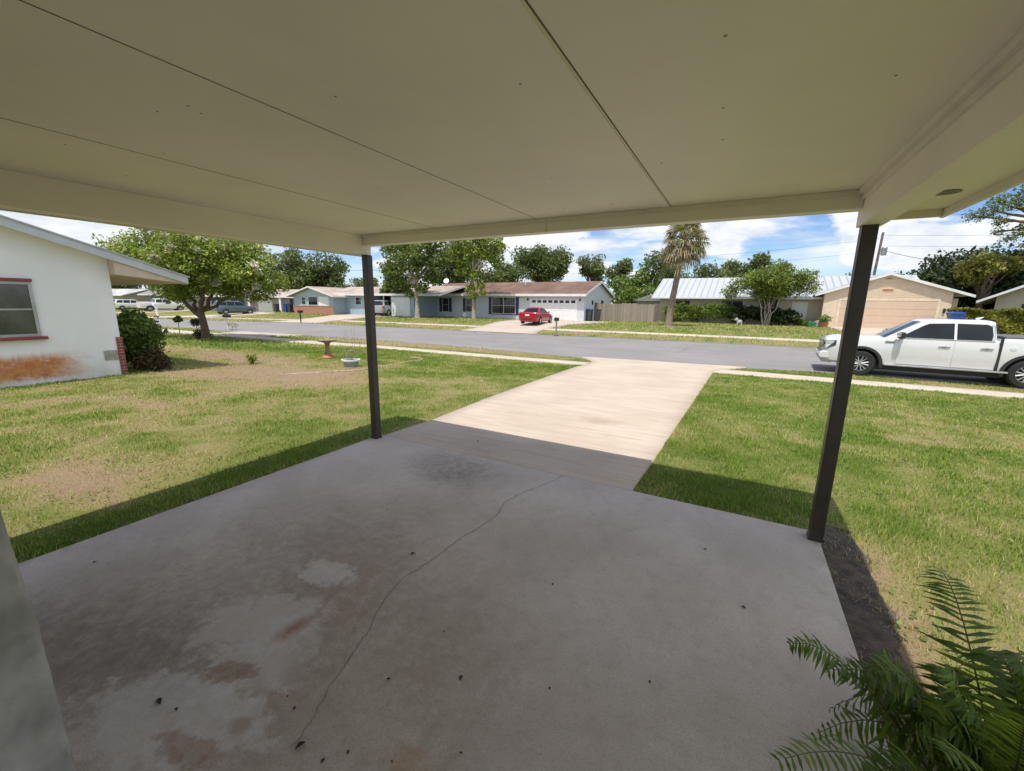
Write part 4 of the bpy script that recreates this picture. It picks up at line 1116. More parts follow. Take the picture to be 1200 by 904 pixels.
SUV = dict(paint=M['carblue'], rw=.36, wheels=(1.45, -1.42), tw=.95, wd=.24,
           st=[(2.4, .66, .42, .86), (2.3, .86, .32, .98), (1.95, .93, .28, 1.06), (1.05, .955, .26, 1.14), (0, .96, .26, 1.14), (-1.4, .96, .27, 1.16), (-2.1, .93, .3, 1.16), (-2.36, .86, .36, 1.1), (-2.43, .78, .46, .95)],
           gh=dict(zb=1.08, zt=1.68, f0=1.35, f1=.52, r0=-2.36, r1=-2.05, w0=.90, w1=.70, rz=.1,
                   side=[[(1.0, 1.15), (.46, 1.6), (-.22, 1.63), (-.24, 1.15)], [(-.32, 1.15), (-.3, 1.63), (-1.1, 1.63), (-1.18, 1.15)], [(-1.26, 1.17), (-1.2, 1.62), (-1.85, 1.58), (-2.05, 1.2)]]),
           bits=[('taillight', 'taillight', [(-2.46, -2.2, .70, .90, .85, 1.1), (-2.46, -2.2, -.90, -.70, .85, 1.1)]), ('roof_rail', 'black', [(-1.7, .2, .62, .66, 1.735, 1.765), (-1.7, .2, -.66, -.62, 1.735, 1.765)]),
                 ('sill_trim', 'black', [(-1.0, 1.0, .945, .975, .28, .40), (-1.0, 1.0, -.975, -.945, .28, .40)]), ('headlight', 'lens', [(2.12, 2.36, .60, .86, .80, .93), (2.12, 2.36, -.86, -.60, .80, .93)])])
make_car('parked_suv', 'grey blue SUV parked before the dull pink house, behind the blossoming tree', 'suv', (-55.2, 27.6, gz(-55.2, 27.6) + .045), R(83), SUV)
SIL = dict(SUV); SIL['paint'] = M['carsilver']
make_car('parked_suv', 'silver SUV parked in the driveway of the blue brick house', 'suv', (-35.2, 35.2, gz(-35.2, 35.2) + .045), R(107), SIL, sc=1.08)
SED2 = dict(SED); SED2['paint'] = M['cardark']
SW = dict(SUV); SW['paint'] = M['carwhite']
make_car('parked_suv', 'white SUV farthest down the street, just above the leafy shrub', 'suv', (-86.6, 27.7, gz(-86.6, 27.7)), R(85), SW)
make_car('parked_car', 'dark blue car beside the white house corner, far down the street', 'car', (-92.2, 26.4, gz(-92, 26.4)), R(85), SED2, sc=1.1)

# pickup trucks
def truck_spec(paint):
    return dict(paint=paint, rw=.415, wheels=(1.90, -1.85), tw=1.03, wd=.28, arch=1.22, bv=.025,
        st=[(2.93, .78, .52, 1.10, .02), (2.86, .93, .42, 1.17, .03), (2.62, 1.0, .38, 1.215, .06), (2.0, 1.025, .38, 1.245, .07), (1.32, 1.03, .38, 1.275, .05), (1.2, 1.03, .38, 1.29, .0), (-1.19, 1.03, .38, 1.31, .0), (-1.23, 1.03, .40, 1.40, -.03), (-2.7, 1.025, .46, 1.41, -.03), (-2.93, .99, .52, 1.40, -.03)],
        gh=dict(zb=1.25, zt=1.86, f0=1.50, f1=.55, r0=-1.20, r1=-1.13, w0=.985, w1=.765, rz=.12,
                side=[[(1.02, 1.325), (.92, 1.40), (.50, 1.70), (.36, 1.775), (-.20, 1.80), (-.215, 1.325)], [(-.275, 1.325), (-.26, 1.80), (-.90, 1.79), (-1.0, 1.73), (-1.03, 1.42), (-1.0, 1.325)]]),
        bits=[])
tr, wy = make_car('pickup_truck', 'white crew cab pickup parked at the kerb beyond the driveway', 'pickup truck', (9.70, 14.64, -.437), math.pi - .07, truck_spec(M['carwhite']), sc=.995)
# doors proud of the body with real gaps, handles on them
dm = M['carwhite']
for s in (1, -1):
    for x0, x1, hx in ((-.235, 1.02, -.02), (-1.14, -.245, -.92)):
        ytop, ymid, ybot = 1.012, 1.036, 1.028
        pts = [(x0, ybot, .50), (x1 - (.0 if x1 < 0 else .02), ybot, .50), (x1, ymid, .80), (x1, ymid, 1.0), (x1 - .01, ytop, 1.285), (x0, ytop, 1.285), (x0, ymid, 1.0), (x0, ymid, .80)]
        # crease along the lower door
        q = MB()
        row = [(.49, 1.022), (.60, 1.020), (.68, 1.033), (.80, 1.040), (1.02, 1.040), (1.16, 1.034), (1.275, 1.012)]
        for x in (x0, x1):
            for z, y in row: q.v.append((x, s * y, z))
        for z, y in row: pass
        n = len(row)
        for i in range(n - 1): q.f.append((i, i + 1, n + i + 1, n + i))
        base = len(q.v)
        for x in (x0, x1):
            for z, y in row: q.v.append((x, s * (y - .03), z))
        for i in range(n - 1):
            q.f.append((i, i + 1, base + i + 1, base + i)); q.f.append((n + i, n + i + 1, base + n + i + 1, base + n + i))
        q.f.append((0, n, base + n, base)); q.f.append((n - 1, 2 * n - 1, base + 2 * n - 1, base + n - 1))
        d_ = q.build('door', dm, tr, smooth=True, angle=50)
        h_ = MB().box(hx - .13, hx + .13, min(s * 1.045, s * 1.068), max(s * 1.045, s * 1.068), 1.075, 1.115)
        h_.build('handle', M['chrome'], d_, bevel=.01)
        MB().sphere((hx, s * 1.03, 1.085), .075, 14, 8, (1, .18, .8)).build('handle_recess', M['steel'], d_, smooth=True)
    # chrome strip below and behind the glass
    MB().box(-1.08, 1.0, s * .985 - .008, s * .985 + .008, 1.292, 1.312).build('chrome_trim', M['chrome'], tr)
    st_ = MB().add([(-1.01, s * (wy(1.33) + .009), 1.33), (-1.07, s * (wy(1.33) + .009), 1.33), (-1.06, s * (wy(1.78) + .009), 1.78), (-.97, s * (wy(1.78) + .009), 1.78), (-1.035, s * (wy(1.72) + .009), 1.70)], [(0, 1, 2, 3, 4)])
    st_.build('chrome_trim', M['chrome'], tr)
    # mirror with its black foot
    mr = MB().obox((1.02, s * 1.17, 1.40), (.16, .22, .20), rz=s * .12).build('mirror', M['black'], tr, bevel=.04)
    MB().obox((1.07, s * 1.17, 1.42), (.10, .235, .15), rz=s * .12).build('mirror_cap', M['chrome'], mr, bevel=.045)
    MB().obox((.98, s * 1.03, 1.33), (.10, .16, .06)).build('mirror_arm', M['black'], mr, bevel=.015)
    # running board, arch lips, cab-to-bed gap
    MB().box(-1.45, 1.30, s * 1.0 - .07, s * 1.0 + .06, .40, .455).build('running_board', M['steel'], tr, bevel=.015)
    for x in (1.90, -1.85):
        a = MB(); k = 22; o0 = 0
        for i in range(k + 1):
            q = math.pi * (-.06 + 1.12 * i / k)
            for rr_ in (.495, .575):
                for yy in (1.0, 1.045): a.v.append((x + math.cos(q) * rr_, s * (yy - (.012 if rr_ > .5 else 0)), .415 + math.sin(q) * rr_))
        for i in range(k):
            b0 = 4 * i
            for p, q in ((0, 1), (1, 3), (3, 2), (2, 0)): a.f.append((b0 + p, b0 + q, b0 + 4 + q, b0 + 4 + p))
        a.f += [(0, 1, 3, 2), (4 * k, 4 * k + 2, 4 * k + 3, 4 * k + 1)]
        a.build('arch_trim', M['black'], tr, smooth=True)
        MB().lathe([(.001, s * .45), (.5, s * .45), (.5, s * .46), (.001, s * .46)], 24, (x, 0, .415), 'y').build('wheel_well', M['black'], tr)
    MB().box(-1.225, -1.165, min(s * 1.0, s * 1.034), max(s * 1.0, s * 1.034), .44, 1.42).build('bed_gap', M['black'], tr)
    MB().box(1.12, 1.36, min(s * 1.02, s * 1.042), max(s * 1.02, s * 1.042), 1.155, 1.185).build('fender_vent', M['black'], tr, bevel=.01)
    # lights
    hl = MB().add([(2.935, s * .72, 1.10), (2.90, s * .905, 1.10), (2.60, s * 1.014, 1.14), (2.60, s * 1.014, .98), (2.86, s * .955, .84), (2.945, s * .80, .80), (2.955, s * .72, .80)], [(0, 1, 2, 3, 4, 5, 6)]).build('headlight', M['lampdark'], tr)
    MB().add([(2.952, s * .90, 1.09), (2.952, s * .84, 1.09), (2.962, s * .82, .86), (2.962, s * .88, .86)], [(0, 1, 2, 3)]).add([(2.93, s * .90, .86), (2.968, s * .74, .86), (2.968, s * .74, .81), (2.93, s * .90, .81)], [(0, 1, 2, 3)]).add([(2.90, s * .915, 1.085), (2.66, s * 1.012, 1.12), (2.66, s * 1.012, 1.07), (2.89, s * .922, 1.035)], [(0, 1, 2, 3)]).build('running_light', M['lens'], hl)
    MB().box(2.90, 2.965, min(s * .78, s * .86), max(s * .78, s * .86), .60, .72).build('fog_light', M['black'], tr, bevel=.02)
    MB().box(-2.96, -2.80, min(s * .84, s * 1.0), max(s * .84, s * 1.0), .95, 1.36).build('taillight', M['taillight'], tr, bevel=.02)
    MB().sphere((2.90, s * .62, .50), .05, 10, 6).build('tow_hook', M['redpaint'], tr) if s > 0 else None
gr_ = MB().box(2.90, 2.952, -.715, .715, .76, 1.12)
gr_ = gr_.build('grille', M['lampdark'], tr, bevel=.03)
gb = MB()
for k in range(6): gb.box(2.952, 2.966, -.68, .68, .79 + k * .052, .806 + k * .052)
gb.box(2.93, 2.972, -.72, .72, 1.10, 1.135)
gb.build('grille_bars', M['darkchrome'], gr_)
MB().prism([(2.72, .50), (2.98, .50), (3.03, .58), (3.02, .70), (2.94, .765), (2.72, .765)], 'y', -.95, .95).build('bumper', M['carwhite'], tr, bevel=.04)
MB().prism([(2.66, .36), (2.93, .38), (2.985, .46), (2.975, .499), (2.66, .499)], 'y', -.90, .90).build('skid_plate', M['steel'], tr, bevel=.03)
MB().box(2.985, 3.022, -.45, .45, .52, .60).build('lower_grille', M['black'], tr, bevel=.015)
MB().box(3.03, 3.045, -.16, .16, .61, .71).build('license_plate', M['whitetrim'], tr)
MB().box(-2.86, -1.28, -.90, .90, 1.36, 1.462).build('bed_cover', mat('bed_cover_grey', (.12, .12, .13), .6, var=.1), tr, bevel=.02)
MB().box(-.7, .15, -.42, .42, 1.908, 1.925).build('sunroof', M['glass'], tr, bevel=.01)
MB().tube([(-.85, 0, 1.92), (-1.0, 0, 2.0)], [.05, .01], 8).build('antenna_fin', M['carwhite'], tr)
MB().box(-3.05, -2.85, -.95, .95, .52, .68).build('rear_bumper', M['chrome'], tr, bevel=.03)
MB().sphere((-1.45, 1.03, 1.12), .07, 12, 8, (1, .1, 1)).build('fuel_door', M['carwhite'], tr)
t2, _ = make_car('pickup_truck', 'white pickup truck parked in a driveway far down the street', 'pickup truck', (-75.2, 27.6, gz(-75.2, 27.6) + .045), R(84), truck_spec(M['carwhite']))
# ------------------------------------------------------------------ trees
def tree(name, label, loc, trunk, rad, clumps, n, size, leafm, barkm, seed, group=None, cat='tree', thin=1.0, rz=0, aspect=.5, up=.5, inner=.45, twig=.35):
    """trunk: list of points from the ground; every clump gets a limb from the trunk's upper part."""
    t = thing(name, label, cat, loc, rz, group)
    mb = MB(); k = len(trunk)
    mb.tube(trunk, [rad * (1 - .55 * i / (k - 1)) * (1.35 if i == 0 else 1) for i in range(k)], 10)
    g = random.Random(seed)
    for i, c in enumerate(clumps):
        a = Vector(trunk[-1]).lerp(Vector(trunk[max(0, k - 2)]), g.uniform(0, .7))
        e = Vector(c[:3])
        pts = limb(a, e, .04 * (e - a).length, 5, .07, seed * 31 + i)
        r0 = rad * .42 * thin
        mb.tube(pts, [r0 * (1 - .8 * j / 5) + .008 for j in range(6)], 6)
        for q in range(3):
            b = Vector((e.x + g.uniform(-1, 1) * c[3] * .8, e.y + g.uniform(-1, 1) * c[3] * .8, e.z + g.uniform(-.5, .9) * c[3] * .7))
            mb.tube(limb(pts[4], b, 0, 3, .08, i * 7 + q), [r0 * .3 + .004, r0 * .2 + .004, r0 * .12 + .003, .004], 5)
    mb.build('trunk', barkm, t, smooth=True)
    leaves('crown', clumps, n, size, leafm, t, seed, aspect=aspect, up=up, inner=inner)
    return t

def rclumps(seed, n, cx, cy, cz, rx, ry, rz, r0, r1):
    g = random.Random(seed); out = []
    for i in range(n):
        d = Vector((g.gauss(0, 1), g.gauss(0, 1), g.gauss(0, 1))).normalized(); k = g.uniform(.45, 1)
        out.append((cx + d.x * rx * k, cy + d.y * ry * k, cz + d.z * rz * k, g.uniform(r0, r1)))
    return out

# the blossoming tree on the lawn to the left
x, y = -21.3, 8.05
cl = rclumps(21, 34, .6, .3, 3.85, 5.2, 3.2, 1.55, .75, 1.25) + [(-5.3, -1.6, 4.6, 1.0), (-4.3, -.6, 5.0, 1.1), (-2.5, 0, 5.3, 1.1), (3.8, 1.4, 2.7, .8), (4.6, 1.8, 2.5, .7), (5.2, 2, 3.0, .8), (2.4, 1, 2.7, .8), (-1, 0, 2.75, .8), (.8, .3, 5.0, 1.2), (3, 1.2, 4.6, 1.1), (-2.4, -.8, 3.3, .9)]
cl = [(c[0] * .82 - .15, c[1] * .82 - .25, c[2] + .05, c[3] * .9) for c in cl]
bt = thing('blossom_tree', 'broad round tree with cream blossom on the left lawn beside the white house', 'tree', (x, y, gz(x, y)))
mb = MB()
mb.tube([(0, 0, -.1), (.02, 0, .5), (-.08, -.02, 1.15), (-.12, -.05, 1.6)], [.23, .18, .165, .15], 12)
for i, (a, r) in enumerate([((-1.4, -.8, 3.0), .10), ((-.6, .4, 3.4), .11), ((.9, .4, 3.1), .10), ((1.5, -.4, 3.5), .09), ((-2.3, .3, 2.9), .08), ((2.2, .9, 2.8), .08)]):
    mb.tube(limb((-.1, -.04, 1.2 + .06 * i), a, -.15, 6, .06, i), [r * (1.3 - .13 * j) for j in range(7)], 8)
    for c in cl:
        if (Vector(c[:3]) - Vector(a)).length < 2.6 and (hash((i, c[0])) % 2 == 0 or True):
            mb.tube(limb(a, c[:3], .05, 4, .08, i), [r * .45, r * .35, r * .25, r * .15, .006], 5)
mb.build('trunk', M['bark'], bt, smooth=True)
leaves('crown', cl, 52000, .155, M['leaf_crepe'], bt, 5, aspect=.5, up=.6, inner=.35)
g = random.Random(8); bl = []
for c in cl:
    for q in range(4):
        d = Vector((g.gauss(0, 1), g.gauss(0, 1) - .3, g.gauss(.5, .8))).normalized()
        if g.random() < .55: bl.append((c[0] + d.x * c[3] * 1.02, c[1] + d.y * c[3] * 1.02, c[2] + d.z * c[3] * .95, g.uniform(.12, .24)))
leaves('blossom', bl, 8500, .10, M['petal'], bt, 6, aspect=.9, inner=.1)

# sycamores in front of the brown-roofed house
tree('street_tree', 'tall sycamore with pale forked trunk right of the left carport post', (-27.6, 32.2, -.06), [(0, 0, -.2), (.0, 0, 1.4), (-.1, 0, 2.8), (-.2, 0, 4.6)], .26,
     [(-3.6, 0, 4.6, 1.1), (-4.4, .4, 5.6, 1.0), (-2.4, -.6, 5.4, 1.3), (-2.6, .3, 7.2, 1.5), (-.6, -.5, 6.2, 1.4), (.9, .2, 5.2, 1.3), (1.2, -.4, 7.0, 1.5), (-.7, .2, 8.3, 1.6), (2.6, .3, 6.3, 1.3), (-1.6, .2, 3.9, .9), (.6, .2, 3.4, .8), (-1.1, .1, 2.7, .55), (2.6, 0, 8.2, 1.3), (-3.9, .2, 8.2, 1.2), (-2.9, -.3, 4.1, .8), (1.9, .4, 4.3, .8)],
     13500, .23, M['leaf_syc'], M['barklight'], 31, aspect=.75)
tree('street_tree', 'slim bright green tree in front of the window with navy shutters', (-22.3, 35.6, -.06), [(0, 0, -.2), (-.05, 0, 1.5), (-.1, 0, 3.0), (-.1, 0, 5.2)], .2,
     [(-2.2, 0, 7.4, 1.1), (-1.3, .2, 6.2, 1.0), (-1.6, -.2, 8.6, 1.2), (.2, 0, 7.5, 1.2), (1.6, .2, 7.0, .9), (2.7, 0, 6.6, .9), (2.3, 0, 8.2, 1.2), (3.2, .2, 7.6, .8), (-.6, 0, 5.1, .8), (.5, .1, 4.7, .8), (.9, 0, 3.6, .6), (-.4, 0, 3.4, .6), (.0, -.1, 2.6, .5), (-1.9, 0, 5.2, .6), (.6, .1, 9.0, 1.2), (3.0, 0, 5.8, .5), (1.2, .1, 2.9, .4)],
     9000, .22, M['leaf_bright'], M['barklight'], 32, aspect=.75, inner=.3)
tree('street_tree', 'small leaning tree beside the silver SUV at the blue brick house', (-33.0, 35.2, -.06), [(0, 0, -.2), (-.1, 0, 1.2), (-.4, 0, 2.4)], .24,
     [(-1.7, 0, 3.6, .8), (-.7, 0, 4.2, .9), (.3, 0, 3.9, .9), (-2.5, 0, 3.1, .55), (.9, .2, 3.2, .6), (-.5, 0, 3.0, .6)], 3600, .22, M['leaf_syc'], M['bark'], 33, aspect=.75)
# big trees behind the houses
def big(label, x, y, cz, rx, rz, n, leafm, seed, nc=16, r0=1.2, r1=2.2, size=.34, h0=None, inner=.4, ry=None, group=None, name='tree'):
    c = rclumps(seed, nc, 0, 0, cz, rx, ry or rx * .8, rz, r0, r1)
    return tree(name, label, (x, y, -.1), [(0, 0, -.2), (.2, .1, cz * .3), (0, 0, cz * .62)], .38, c, n, size, M[leafm], M['bark'], seed, group, inner=inner, aspect=.6)
big('large dark leafed tree behind the slim bright tree and satellite dish', -33.2, 47.5, 7.0, 4.2, 3.2, 9000, 'leaf_oak', 41, 18)
big('dark green tree top at the right of the slim bright tree, behind the brown roof', -28.8, 51.5, 5.6, 3.4, 2.0, 5000, 'leaf_oak', 42, 12)
big('big round dark green tree rising over the brown roof', -25.4, 60, 7.9, 4.0, 3.1, 15000, 'leaf_oak', 43, 24, 1.2, 2.1)
big('feathery grey-green tree over the right end of the brown roof', -18.3, 64, 6.8, 2.0, 3.4, 3600, 'leaf_far', 44, 13, .7, 1.3, .34, inner=.3)
big('feathery tree with two round tops left of the palm', -14.0, 65, 6.6, 2.0, 3.0, 3400, 'leaf_far', 45, 12, .7, 1.2, .34, inner=.3)
big('bright green bushy tree between fence and palm', -9.8, 58.5, 4.0, 3.0, 2.4, 7000, 'leaf_shrub', 46, 14, 1.1, 1.8)
big('dark green tree directly behind the palm trunk', -5.8, 60.5, 6.2, 3.0, 3.2, 8500, 'leaf_oak', 47, 16, 1.2, 2.0)
big('green tree behind the white metal roof, right of the palm', -.6, 65.5, 5.9, 3.2, 2.0, 5200, 'leaf_far', 48, 13, 1.0, 1.6)
big('pale green spreading tree behind the metal roof ridge', 3.0, 70.5, 6.4, 2.4, 2.2, 3600, 'leaf_far', 49, 12, .8, 1.5, inner=.3)
big('upright dark tree left of the crape myrtle, behind the roof', 6.2, 71, 7.2, 1.4, 2.4, 2800, 'leaf_oak', 50, 9, .8, 1.3)
big('large grey-green tree mass behind the blue brick house, nearest the blossom tree', -75.5, 49, 8.0, 4.6, 5.2, 11000, 'leaf_far', 51, 20, 1.6, 2.6, .45)
big('dark tree behind the pole and the blue brick house', -70.0, 53.5, 6.2, 3.8, 4.0, 8000, 'leaf_oak', 52, 16, 1.4, 2.3, .45)
for i, (x, y, r) in enumerate([(-82, 66, 3.4), (-89, 72, 3.0), (-80, 73, 4.4), (-72, 78, 3.6), (-66, 84, 3.6), (-96, 70, 3.6)]):
    big('small rounded tree in the far row left of the carport post', x, y, 3.4 + (1.6 if i == 2 else 0), r, 2.0, 2200, 'leaf_far', 60 + i, 9, 1.2, 2.0, .5, group='far row of trees beyond the blue brick house')
for i, (x, y, r, h) in enumerate([(-118, 46, 5, 5.5), (-108, 47, 5, 6.5), (-126, 40, 5, 6), (-97, 52, 5, 6.0), (-88, 47, 4, 6.5), (-134, 38, 6, 6)]):
    big('dark tree rising behind the far grey ranch houses', x, y, h, r, 2.8, 3000, 'leaf_shrub' if i % 2 else 'leaf_oak', 70 + i, 11, 1.6, 2.6, .5, group='trees behind the far ranch houses')
# the dark grove and the high pine-like limb at the far right
big('dark dense tree left of the far grove, behind the garage roof end', 21.6, 56.5, 3.8, 3.0, 2.6, 9000, 'leaf_dark', 81, 14, 1.2, 2.0)
big('tall dark tree in the middle of the right-hand grove', 25.6, 56.5, 5.0, 3.4, 3.2, 12000, 'leaf_dark', 82, 16, 1.3, 2.2)
big('dark tree at the right frame edge behind the beige gable corner', 31.0, 57.5, 5.6, 3.8, 3.4, 9000, 'leaf_dark', 83, 16, 1.4, 2.3)
big('yellow-green sunlit tree top before the dark grove', 24.0, 53.2, 5.6, 2.6, 1.2, 3600, 'leaf_yellow', 84, 10, .6, 1.1, .3, inner=.2)
big('pale brushy tree behind the garage roof by the right utility pole', 17.2, 64, 4.8, 3.0, 1.4, 900, 'leaf_far', 85, 9, .7, 1.2, .3, inner=.2)
pt = [(0, 0, -.2), (-.3, 0, 4), (-.9, -.1, 7.2), (-2.0, -.2, 9.2)]
tree('spreading_tree', 'tall open branched tree reaching in from the upper right', (28.2, 50.5, -.1), pt, .42,
     [(-6.8, -.5, 10.0, .75), (-5.9, -.6, 10.3, .8), (-5.0, -.3, 9.4, .6), (-4.6, -.4, 10.9, .9), (-5.4, .2, 11.3, .7), (-3.4, 0, 8.6, .8), (-3.7, -.4, 11.6, 1.1), (-2.5, 0, 10.3, .8), (-2.0, -.2, 12.4, 1.2), (-4.2, 0, 8.0, .6), (-1.2, .3, 9.0, .8), (-.4, .2, 11, 1.3), (-4.9, 0, 8.6, .5), (-3.0, .3, 12.8, 1.0), (1, 0, 13, 1.5), (1.8, 0, 10.5, 1.4), (-2.2, 0, 7.4, .7)],
     7200, .24, M['leaf_pine'], M['bark'], 86, inner=.15, aspect=.35)

# ------------------------------------------------------------------ crape myrtle by the metal-roofed house
cm = thing('crape_myrtle', 'multi-stemmed crape myrtle before the windows of the peach house', 'tree', (6.35, 44.4, -.06))
mb = MB()
cl = rclumps(90, 22, .0, 0, 4.1, 3.2, 2.2, 1.35, .6, 1.05) + [(-3.6, 0, 3.2, .7), (3.4, 0, 3.6, .7), (-2.9, .2, 3.9, .8), (2.9, 0, 4.4, .8), (.6, 0, 5.6, .7), (3.6, 0, 5.0, .25)]
for i, (a, h_) in enumerate([(-.9, 2.9), (-.35, 3.2), (.1, 3.3), (.55, 3.0), (.95, 2.8), (-.1, 2.6)]):
    mb.tube(limb((a * .18, (i % 3 - 1) * .08, -.1), (a, (i % 2) * .3, h_), 0, 5, .05, i), [.085, .075, .07, .06, .055, .045], 8)
    for c in cl[i::6]: mb.tube(limb((a, (i % 2) * .3, h_ - .2), c[:3], .1, 4, .08, i), [.045, .035, .028, .018, .006], 5)
mb.build('trunk', M['barklight'], cm, smooth=True)
cl = [(c[0] * .95, c[1], c[2], c[3] * 1.15) for c in cl]
leaves('crown', cl, 23000, .19, M['leaf_hedge'], cm, 91, inner=.25)

# ------------------------------------------------------------------ cabbage palm
pm = thing('cabbage_palm', 'tall cabbage palm with a shaggy brown and green head on the far verge', 'palm tree', (-1.45, 35.3, -.05))
mb = MB(); pts = [(0, 0, -.1), (.05, 0, .4), (.15, 0, 2.0), (.42, 0, 4.2), (.62, 0, 5.6), (.72, 0, 6.6), (.76, 0, 7.65)]
mb.tube(pts, [.40, .29, .26, .24, .23, .24, .2], 16)
mb.build('trunk', M['palmbark'], pm, smooth=True)
def fan(mb, base, az, el, lp, lf, droop, g):
    """A fan frond: stalk of length lp, blade of strips of length lf around its tip."""
    d = Vector((math.cos(az) * math.cos(el), math.sin(az) * math.cos(el), math.sin(el)))
    side = Vector((-math.sin(az), math.cos(az), 0)); upv = side.cross(d) * -1
    tip = base + d * lp + Vector((0, 0, -droop * lp * .25))
    mid = base + d * lp * .5
    mb.tube([base, mid, tip], [.028, .02, .012], 4, False)
    n = 15
    for k in range(n):
        a = (k / (n - 1) - .5) * R(210)
        sd = d * math.cos(a) + side * math.sin(a)
        L_ = lf * (.72 + .28 * math.cos(a)) * g.uniform(.85, 1.1)
        w = L_ * .035
        perp = (side * math.cos(a) - d * math.sin(a))
        p1 = tip + sd * L_ * .55 + Vector((0, 0, -droop * L_ * .14)); p2 = tip + sd * L_ * .92 + Vector((0, 0, -droop * L_ * (.5 + .3 * g.random())))
        o = len(mb.v)
        mb.v += [tuple(tip), tuple(p1 + perp * w * 1.5), tuple(p1 - perp * w * 1.5), tuple(p2 + perp * w * .25), tuple(p2 - perp * w * .25)]
        mb.f += [(o, o + 1, o + 2), (o + 1, o + 3, o + 4, o + 2)]
g = random.Random(12)
top = Vector((.76, 0, 7.7))
green, dead = MB(), MB()
for i in range(34):
    az = i * 2.39996 + g.uniform(-.2, .2); el = R(80 - 95 * (i / 33) + g.uniform(-8, 8))
    fan(green, top + Vector((0, 0, -.015 * i)), az, el, g.uniform(.95, 1.35), g.uniform(.95, 1.2), .35 + .5 * i / 33, g)
for i in range(58):
    az = i * 2.39996 + g.uniform(-.3, .3); el = R(48 - 88 * (i / 57) + g.uniform(-10, 10))
    fan(dead, top + Vector((-.03, 0, -.1 - .012 * i)), az, el, g.uniform(.9, 1.25), g.uniform(.9, 1.15), .8 + .5 * i / 57, g)
def raw(name, mb, m, par):
    me = bpy.data.meshes.new(name); me.from_pydata(mb.v, [], mb.f); return link(name, me, m, par)
raw('crown', green, M['frond_green'], pm)
raw('dead_fronds', dead, M['frond_dead'], pm)

# ------------------------------------------------------------------ hedges and shrubs
def shrub(name, label, loc, clumps, n, size, m, seed, group=None, cat='shrub', stems=5, **k):
    t = thing(name, label, cat, loc, 0, group)
    mb = MB(); g = random.Random(seed)
    for i in range(stems):
        c = clumps[i % len(clumps)]
        mb.tube(limb((c[0] * .3 + g.uniform(-.1, .1), c[1] * .3 + g.uniform(-.1, .1), -.08), (c[0], c[1], c[2]), 0, 4, .08, i), [.03, .025, .02, .012, .005], 5)
    mb.build('stems', M['bark'], t)
    leaves('foliage', clumps, n, size, m, t, seed, **k)
    return t
def row(seed, x0, x1, y, z0, z1, r, n, d=.4):
    g = random.Random(seed)
    return [(x0 + (x1 - x0) * (i + .5) / n + g.uniform(-.1, .1), y + g.uniform(-d, d), g.uniform(z0, z1), r * g.uniform(.8, 1.2)) for i in range(n)]
shrub('hedge', 'long yellow-green hedge under the left windows of the peach house', (-3.2, 45.3, -.06), row(1, 0, 6.8, 0, .5, 1.5, .55, 26) + row(2, 0, 6.6, -.1, 1.5, 1.9, .35, 14), 9000, .17, M['leaf_hedge'], 101, cat='hedge', stems=14)
shrub('shrub', 'dark spiky shrub to the left of the crape myrtle', (4.2, 45.3, -.06), row(3, -.7, 1.6, 0, .6, 1.5, .55, 9) , 3600, .22, M['leaf_dark'], 102)
shrub('shrub', 'dark spiky shrub to the right of the crape myrtle', (7.9, 45.0, -.06), row(4, -.9, .9, 0, .5, 1.25, .55, 8), 3200, .22, M['leaf_dark'], 103)
shrub('shrub', 'low dark plants at the foot of the white front door', (9.3, 45.3, -.06), row(5, -.4, .9, -.2, .2, .45, .3, 7, .2), 1000, .14, M['leaf_shrub'], 104)
hd = shrub('hedge', 'clipped yellow-topped hedge beyond the pickup bed', (18.6, 40.3, -.06), [], 0, .1, M['leaf_hedge'], 105, cat='hedge', stems=0) if False else thing('hedge', 'clipped yellow-topped hedge beyond the pickup bed', 'hedge', (18.2, 40.6, -.06), -TH)
gg = np.random.default_rng(9); n = 16000
P = np.stack([gg.random(n) * 7.5, (gg.random(n) - .5) * 1.4, 1.72 * gg.random(n) ** .7], 1)
side = gg.random(n); P[side < .45, 2] = 1.66 + .12 * gg.random((side < .45).sum()) ; k = (side >= .45) & (side < .85); P[k, 1] = -.7 + .14 * gg.random(k.sum())
P[:, 2] += .09 * np.sin(P[:, 0] * 2.3) * (P[:, 2] > 1.4); P[:, 1] += .08 * np.sin(P[:, 0] * 3.1 + P[:, 2] * 4)
t_ = gg.normal(size=(n, 3)); t_ /= np.linalg.norm(t_, axis=1)[:, None]; b_ = np.cross(t_, gg.normal(size=(n, 3))); b_ /= np.linalg.norm(b_, axis=1)[:, None]
l = .1 + .09 * gg.random((n, 1))
V = np.stack([P - t_ * l, P + b_ * l * .5, P + t_ * l, P - b_ * l * .5], 1).reshape(-1, 3)
link('foliage', fastmesh('foliage', V, np.arange(4 * n).reshape(n, 4), 4), M['leaf_yellow'], hd)
mb = MB()
for i in range(15): mb.tube([(i * .5 + .2, 0, -.1), (i * .5 + .2, .1, 1.3)], [.04, .02], 5)
mb.build('stems', M['bark'], hd)
shrub('shrub', 'large leafy green shrub at the corner of the white house', (-10.05, 1.12, gz(-10, 1.1)), [(-.1, 0, .95, .5), (.1, -.2, .55, .42), (.2, .05, 1.05, .42), (-.25, .1, 1.15, .42), (.28, .12, .65, .38), (-.3, -.1, .55, .45), (.05, .05, 1.3, .3), (.38, .25, .95, .3), (-.5, .1, .8, .42)],
      9500, .10, M['leaf_shrub'], 111, aspect=.45)
shrub('shrub', 'low bronze and dark green shrub in front of the large leafy shrub', (-9.25, 1.12, gz(-9.25, 1.1)), [(0, 0, .28, .3), (.22, .05, .25, .24), (-.2, -.05, .25, .26), (.05, .1, .42, .22), (.3, .15, .2, .2)], 3200, .06, M['leaf_red'], 112)
